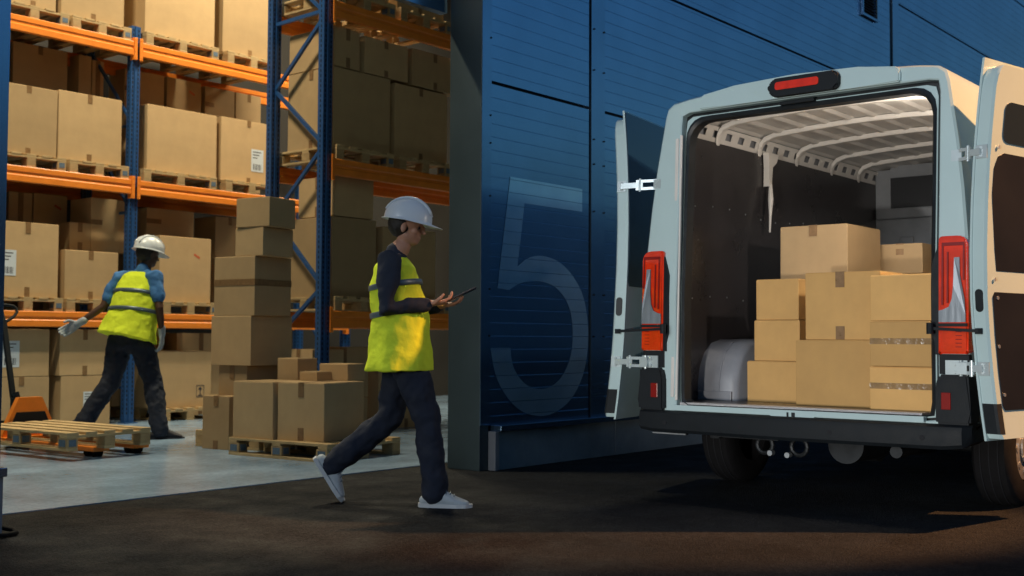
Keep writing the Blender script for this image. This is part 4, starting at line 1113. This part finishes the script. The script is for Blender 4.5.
def build_person(label, loc, J, f_t, s_t, look, skin, shirt, trouser, shoem, shoe_parent_name, sleeve_long, gloves, hem, sc=1., rz=PR, vest_z=None, bulk=1., hand_dirs=None, toe=None):
    """J: joints in local coordinates"""
    t = thing('person', label, 'person', loc, rz)
    f_t = V(f_t).normalized(); s_t = V(s_t).normalized()
    body_ = NB()
    M = head(body_, J['head'], look, sc)
    tube(body_, [(J['neck'], .058*sc, .060*sc), ((V(J['neck'])*.4 + V(J['head'])*.6) + V((0, 0, -.05*sc)), .052*sc, .055*sc)], s_t, 16)
    tube(body_, [(J['pelvis'], .15*sc, .105*sc), (J['waist'], .135*sc, .095*sc), (J['chest'], .155*sc, .105*sc), (V(J['neck']) + V((0, 0, -.05)), .11*sc, .07*sc)], s_t, 20)
    for S_ in 'LR':
        sh, el, wr = V(J['sh'+S_]), V(J['el'+S_]), V(J['wr'+S_])
        tube(body_, [(sh, .046*sc, .050*sc), ((sh+el)/2, .040*sc, .044*sc), (el, .033*sc, .036*sc), ((el*.65+wr*.35), .033*sc, .035*sc), (wr, .021*sc, .025*sc)], s_t, 16)
        if not gloves: hand(body_, wr, hand_dirs[S_][0], hand_dirs[S_][1], hand_dirs[S_][2], sc)
        hp, kn, an = V(J['hp'+S_]), V(J['kn'+S_]), V(J['an'+S_])
        tube(body_, [(hp, .078*sc, .078*sc), (hp*.5+kn*.5, .066*sc, .068*sc), (kn, .048*sc, .050*sc), (kn*.65+an*.35, .046*sc, .050*sc), (an, .032*sc, .034*sc)], s_t, 16)
        td = V(toe[S_]).normalized(); tu = (zz - td*zz.dot(td)).normalized()
        tube(body_, [(an, .026*sc, .026*sc), (an + td*.05*sc - tu*.055*sc, .026*sc, .018*sc), (an + td*.11*sc - tu*.068*sc, .026*sc, .012*sc)], s_t, 12)
    b = soft('body', body_, skin, t, vox=.0055, sm=3)
    # eyes
    bm = NB()
    for q in (-1, 1): ell(bm, V(J['head']) + (M @ V((.079*sc, q*.031*sc, .004*sc))), (.011*sc,)*3)
    finish('eye', bm, M_eye, t, smooth=True)
    # hair at the back and sides
    bm = NB(); ell(bm, V(J['head']) + (M @ V((-.024*sc, 0, .012*sc))), (.090*sc, .084*sc, .085*sc), M)
    soft('hair', bm, M_hair, t, vox=.01, sm=2, wrinkle=.008, wsize=.02)
    helmet(t, V(J['head']) + (M @ V((.004*sc, 0, .050*sc))), M, sc*1.06)
    # shirt
    bm = NB()
    tube(bm, [(V(J['pelvis']) + V((0, 0, .06)), .165*sc, .125*sc), (J['waist'], .152*sc, .118*sc), (J['chest'], .172*sc, .122*sc), (V(J['neck']) + V((0, 0, -.055)), .115*sc, .080*sc)], s_t, 24)
    for S_ in 'LR':
        sh, el, wr = V(J['sh'+S_]), V(J['el'+S_]), V(J['wr'+S_])
        ne = V(J['neck']) + V((0, 0, -.05))
        if sleeve_long: tube(bm, [(ne, .05, .06), (sh + V((0, 0, .012)), .072*sc, .074*sc), ((sh+el)/2, .060*sc, .064*sc), (el, .050*sc, .052*sc), ((el*.5+wr*.5), .046*sc, .050*sc), (el*.1+wr*.9, .036*sc, .040*sc)], s_t, 16)
        else: tube(bm, [(ne, .05, .06), (sh + V((0, 0, .012)), .074*sc, .078*sc), (sh*.5+el*.5, .064*sc, .070*sc), (sh*.36+el*.64, .062*sc, .066*sc)], s_t, 16)
    soft('shirt', bm, shirt, t, vox=.010, sm=2, wrinkle=.032, wsize=.09)
    bm = NB(); ne = V(J['neck']); tube(bm, [(ne + V((0, 0, -.035)), .070*sc, .070*sc), (ne + V((0, 0, .012)), .062*sc, .064*sc)], s_t, 18); soft('collar', bm, shirt, t, vox=.008, sm=2)
    # trousers
    bm = NB()
    tc = sc*(1 + (bulk-1)*.8)
    tube(bm, [(V(J['pelvis']) + V((0, 0, .10)), .160*sc, .118*sc), (J['pelvis'], .172*tc, .125*tc), (V(J['pelvis']) + V((0, 0, -.07)), .155*tc, .115*tc)], s_t, 24)
    for S_ in 'LR':
        hp, kn, an = V(J['hp'+S_]), V(J['kn'+S_]), V(J['an'+S_])
        tube(bm, [(hp, .092*tc, .096*tc), (hp*.5+kn*.5, .082*tc, .086*tc), (kn, .070*tc, .072*tc), (kn*.5+an*.5, .068*tc, .070*tc), (an + (an-kn).normalized()*.02, .060*tc, .066*tc)], s_t, 18)
    soft('trousers', bm, trouser, t, vox=.010, sm=2, wrinkle=.040, wsize=.08)
    # vest
    bm = NB()
    hx = V(hem)
    vp = [(hx, .205*sc, .170*sc), (hx*.6 + V(J['waist'])*.4, .193*sc, .155*sc), (J['waist'], .180*sc, .145*sc), (V(J['waist'])*.5 + V(J['chest'])*.5, .186*sc, .142*sc), (J['chest'], .192*sc, .138*sc), (V(J['chest'])*.45 + V(J['neck'])*.55, .185*sc, .115*sc), (V(J['neck']) + V((0, 0, -.045)), .135*sc, .085*sc), (V(J['neck']) + V((0, 0, -.02)), .09*sc, .065*sc)]
    vp = [(p, ra*(1 + (bulk-1)*w_), rb*(1 + (bulk-1)*w_)) for (p, ra, rb), w_ in zip(vp, (1.3, 1.2, 1, .8, .5, .3, 0, 0))]
    n = 36; rings = []
    for i, (p, ra, rb) in enumerate(vp):
        a = V(vp[max(i-1, 0)][0]); b_ = V(vp[min(i+1, len(vp)-1)][0]); s, w = frame(b_-a, s_t)
        fl = .012 if i < 3 else 0
        rings.append([V(p) + (s*ra*math.cos(2*math.pi*k/n) + w*rb*math.sin(2*math.pi*k/n))*(1 + fl*3*math.sin(7*2*math.pi*k/n)*(1 - i/3.)*.5 if i < 3 else 1) for k in range(n)])
    loft(bm, rings, caps=True)
    ve = soft('vest', bm, M_vest, t, vox=.010, sm=2, wrinkle=.032, wsize=.11)
    # reflective bands: short shells just outside the vest
    for i0, fr_ in ((2, .15), (3, .75)):
        p0, a0, b0 = vp[i0]; p1, a1, b1 = vp[i0+1]
        bm = NB(); rr = []
        for q, ex in ((fr_, .006), (fr_+.03, .011), (fr_+.30, .011), (fr_+.33, .006)):
            p = V(p0)*(1-q) + V(p1)*q; ra = a0*(1-q)+a1*q + ex; rb = b0*(1-q)+b1*q + ex; s, w = frame(V(p1)-V(p0), s_t)
            rr.append([p + s*ra*math.cos(2*math.pi*k/n) + w*rb*math.sin(2*math.pi*k/n) for k in range(n)])
        loft(bm, rr, caps=True); finish('reflective_band', bm, M_band, ve, smooth=True)
    # shoes
    for S_ in 'LR':
        bm = NB(); shoe(bm, J['an'+S_], toe[S_], sc*1.08); so = soft('shoe', bm, shoem, t, vox=.006, sm=2)
        td = V(toe[S_]).normalized(); tu = (zz - td*zz.dot(td)).normalized(); ts = td.cross(tu); A_ = V(J['an'+S_])
        for q_, hh_, ww_ in ((.062, -.002, .034), (.083, -.016, .036), (.104, -.027, .038)):
            bm = NB(); pipe(bm, [A_ + td*q_*sc*1.08 + tu*(hh_ - .020)*sc - ts*ww_*sc, A_ + td*q_*sc*1.08 + tu*(hh_+.004)*sc - ts*ww_*.5*sc, A_ + td*q_*sc*1.08 + tu*(hh_+.010)*sc, A_ + td*q_*sc*1.08 + tu*(hh_+.004)*sc + ts*ww_*.5*sc, A_ + td*q_*sc*1.08 + tu*(hh_ - .020)*sc + ts*ww_*sc], .0035, n=6); finish('lace', bm, M_band, so)
        bm = NB(); sole(bm, J['an'+S_], toe[S_], sc*1.08); finish('sole', bm, M_sole if shoem is M_shoe else M_boot, so)
    if gloves:
        for S_ in 'LR':
            bm = NB(); wr = V(J['wr'+S_]); d = V(hand_dirs[S_][0]).normalized()
            hand(bm, wr, d, hand_dirs[S_][1], hand_dirs[S_][2], sc*1.22)
            tube(bm, [(wr - d*.05, .034*sc, .036*sc), (wr + d*.02, .030*sc, .034*sc)], s_t, 14)
            soft('glove', bm, M_glove, t, vox=.006, sm=2)
    return t, M

# walker with the tablet, in profile, stepping out of the warehouse to the right
gx = V((5.053, 4.645, 0)) + rt*(-.118)
J1 = dict(pelvis=(-.16, 0, .97), waist=(-.185, 0, 1.10), chest=(-.215, 0, 1.30), neck=(-.215, 0, 1.475), head=(-.155, 0, 1.640),
          shL=(-.215, .185, 1.415), shR=(-.23, -.185, 1.415), elL=(-.13, .235, 1.15), elR=(-.245, -.235, 1.145), wrL=(.045, .10, 1.175), wrR=(.0, -.13, 1.18),
          hpL=(-.16, .085, .92), hpR=(-.16, -.085, .92), knL=(-.255, .09, .50), knR=(-.01, -.09, .50), anL=(-.575, .09, .235), anR=(.035, -.09, .095))
wk, Mh = build_person('walking worker in a white helmet and yellow vest looking down at a tablet', tuple(gx), J1, (1, 0, 0), (0, 1, 0), (.98, -.02, -.16), M_skin, M_shirt, M_navy, M_shoe, 'shoe', True, False, (-.185, 0, .785), sc=1.0, bulk=1.16,
    hand_dirs={'L': ((.95, -.25, .10), (0, -.1, 1), 18), 'R': ((.97, .22, .12), (0, .15, 1), 26)}, toe={'L': (.55, 0, -.83), 'R': (1, -.03, -.02)})
# tablet held in both hands
tb = thing('tablet', 'thin dark tablet held in both hands by the walking worker', 'tablet', tuple(gx + rt*.165 + f0*(-.02) + V((0, 0, 1.232))), PR)
bm = NB(); Tm = Matrix.Rotation(R_(-26), 4, 'Y'); bb(bm, -.11, .11, -.085, .085, -.005, .004, .003, M=Tm); finish('case', bm, M_tablet, tb)
bm = NB(); bb(bm, -.10, .10, -.076, .076, .0042, .006, M=Tm); finish('screen', bm, M_glassd, tb)

# worker seen from behind beside the rack
g2 = V((6.45, 9.56, .006))
J2 = dict(pelvis=(-.42, .10, 1.03), waist=(-.405, .12, 1.18), chest=(-.385, .16, 1.40), neck=(-.345, .21, 1.62), head=(-.315, .245, 1.775),
          shL=(-.575, .21, 1.52), shR=(-.195, .10, 1.54), elL=(-.70, .12, 1.26), elR=(-.125, .03, 1.25), wrL=(-.90, .05, 1.10), wrR=(-.12, .10, 1.01),
          hpL=(-.51, .12, .97), hpR=(-.33, .08, .97), knL=(-.60, .10, .55), knR=(-.20, .12, .54), anL=(-.80, -.02, .17), anR=(-.10, .03, .098))
build_person('worker in a white helmet, blue shirt and yellow vest walking away beside the rack', tuple(g2), J2, (.25, .97, 0), (-.95, .30, 0), (.62, .76, -.18), M_skind, M_blues, M_navy, M_boot, 'shoe', False, True, (-.45, .08, .96), sc=1.08, bulk=1.28,
    hand_dirs={'L': ((-.85, -.1, -.5), (.3, -.9, 0), 22), 'R': ((.0, .1, -1), (-.9, 0, 0), 25)}, toe={'L': (.64, .30, -.45), 'R': (.86, .45, -.03)})

# ------------------------------------------------------------------ lamps
def area(name, loc, size, power, col, rot=(0, 0, 0), spread=None):
    l = bpy.data.lights.new(name, 'AREA'); l.shape = 'RECTANGLE'; l.size, l.size_y = size; l.energy = power; l.color = col
    if spread: l.spread = spread
    o = bpy.data.objects.new(name, l); COL.objects.link(o); o.location = loc; o.rotation_euler = rot; return o
WARM = (1.0, .88, .62)
IN_P = 1.0
for i, (x, y, z, p) in enumerate(((3.9, 9.05, 8.3, 290), (8.9, 10.0, 7.7, 235), (12.4, 10.5, 6.8, 90))):
    t = thing('ceiling_lamp', ('warm industrial lamp over the front aisle', 'warm industrial lamp between the two racks', 'warm industrial lamp at the far end of the aisle')[i], 'lamp', (x, y, z), 0, 'ceiling lamps of the warehouse')
    bm = NB(); bb(bm, -.65, .65, -.16, .16, .03, .10, .01); finish('housing', bm, M_pale, t)
    bm = NB(); bb(bm, -.60, .60, -.12, .12, .018, .0295); finish('diffuser', bm, mat('lamp_glow', (.9, .8, .6), .5, emit=WARM, es=14), t)
    bm = NB(); cyl(bm, (-.5, 0, .1), (-.5, 0, 9-z), .006, n=6); cyl(bm, (.5, 0, .1), (.5, 0, 9-z), .006, n=6); finish('hanger', bm, M_steel, t)
    area('aisle_light', (x, y, z), (1.25, .3), p*IN_P, WARM)
# yard lamp on a post right of the van (its warm light is on the van's right side)
yl = thing('yard_lamp', 'yard lamp post right of the van', 'street lamp', (9.6, -1.9, 0))
bm = NB(); cyl(bm, (0, 0, 0), (0, 0, 6.2), .09, .055, n=20); cyl(bm, (0, 0, 0), (0, 0, .05), .16, n=20); finish('post', bm, M_steel, yl)
bm = NB(); bb(bm, -.25, .25, -.1, .45, 6.18, 6.28, .02); finish('lamp_head', bm, M_steel, yl)
sp = bpy.data.lights.new('yard_light', 'SPOT'); sp.energy = 4300; sp.color = (1.0, .45, .16); sp.spot_size = R_(25); sp.spot_blend = .5; sp.shadow_soft_size = .06
so = bpy.data.objects.new('yard_light', sp); COL.objects.link(so); so.location = (9.6, -1.7, 6.1)
so.rotation_euler = (V((6.9, 2.0, 1.85)) - V(so.location)).to_track_quat('-Z', 'Y').to_euler()

# unseen fill light added behind the camera to brighten the open van
wl = thing('fill_light', 'added fill light on a low stand behind the camera', 'lamp', (-1.2, 1.6, 0))
bm = NB(); cyl(bm, (0, 0, .0), (0, 0, .34), .015, n=10)
for k in range(3): cyl(bm, (0, 0, .2), (.25*math.cos(k*2.1), .25*math.sin(k*2.1), .01), .010, n=8)
finish('stand', bm, M_steel, wl)
bm = NB(); bb(bm, -.10, -.01, -.14, .14, .34, .54, .01); finish('housing', bm, M_steel, wl)
wp = bpy.data.lights.new('fill_light_beam', 'SPOT'); wp.energy = 620; wp.color = (1.0, .93, .84); wp.spot_size = R_(34); wp.spot_blend = .45; wp.shadow_soft_size = .12
wo = bpy.data.objects.new('fill_light_beam', wp); COL.objects.link(wo); wo.location = (-1.17, 1.6, .44)
wo.rotation_euler = (V((6.3, 3.0, 1.55)) - V(wo.location)).to_track_quat('-Z', 'Y').to_euler()

# ------------------------------------------------------------------ sky
w = bpy.data.worlds.new('World'); scene.world = w; w.use_nodes = True
nt = w.node_tree; N = nt.nodes
sky = N.new('ShaderNodeTexSky'); sky.sky_type = 'NISHITA'; sky.sun_disc = False
sky.sun_elevation = R_(3); SUN_AZ = 0.
sky.sun_rotation = R_(SUN_AZ); sky.air_density = 1.2; sky.ozone_density = 4.0; sky.dust_density = .2
bg = N['Background']; bg.inputs['Strength'].default_value = .15
nt.links.new(sky.outputs['Color'], bg.inputs['Color'])
sl = bpy.data.lights.new('sun', 'SUN'); sl.energy = .62; sl.angle = R_(20); sl.color = (.93, .97, 1.0)
slo = bpy.data.objects.new('sun', sl); COL.objects.link(slo)
slo.rotation_euler = (V((.95, -.02, -.15))).to_track_quat('-Z', 'Y').to_euler()

scene.render.engine = 'CYCLES'
scene.view_settings.view_transform = 'Standard'; scene.view_settings.look = 'None'
scene.view_settings.exposure = 0.6; scene.view_settings.gamma = 1
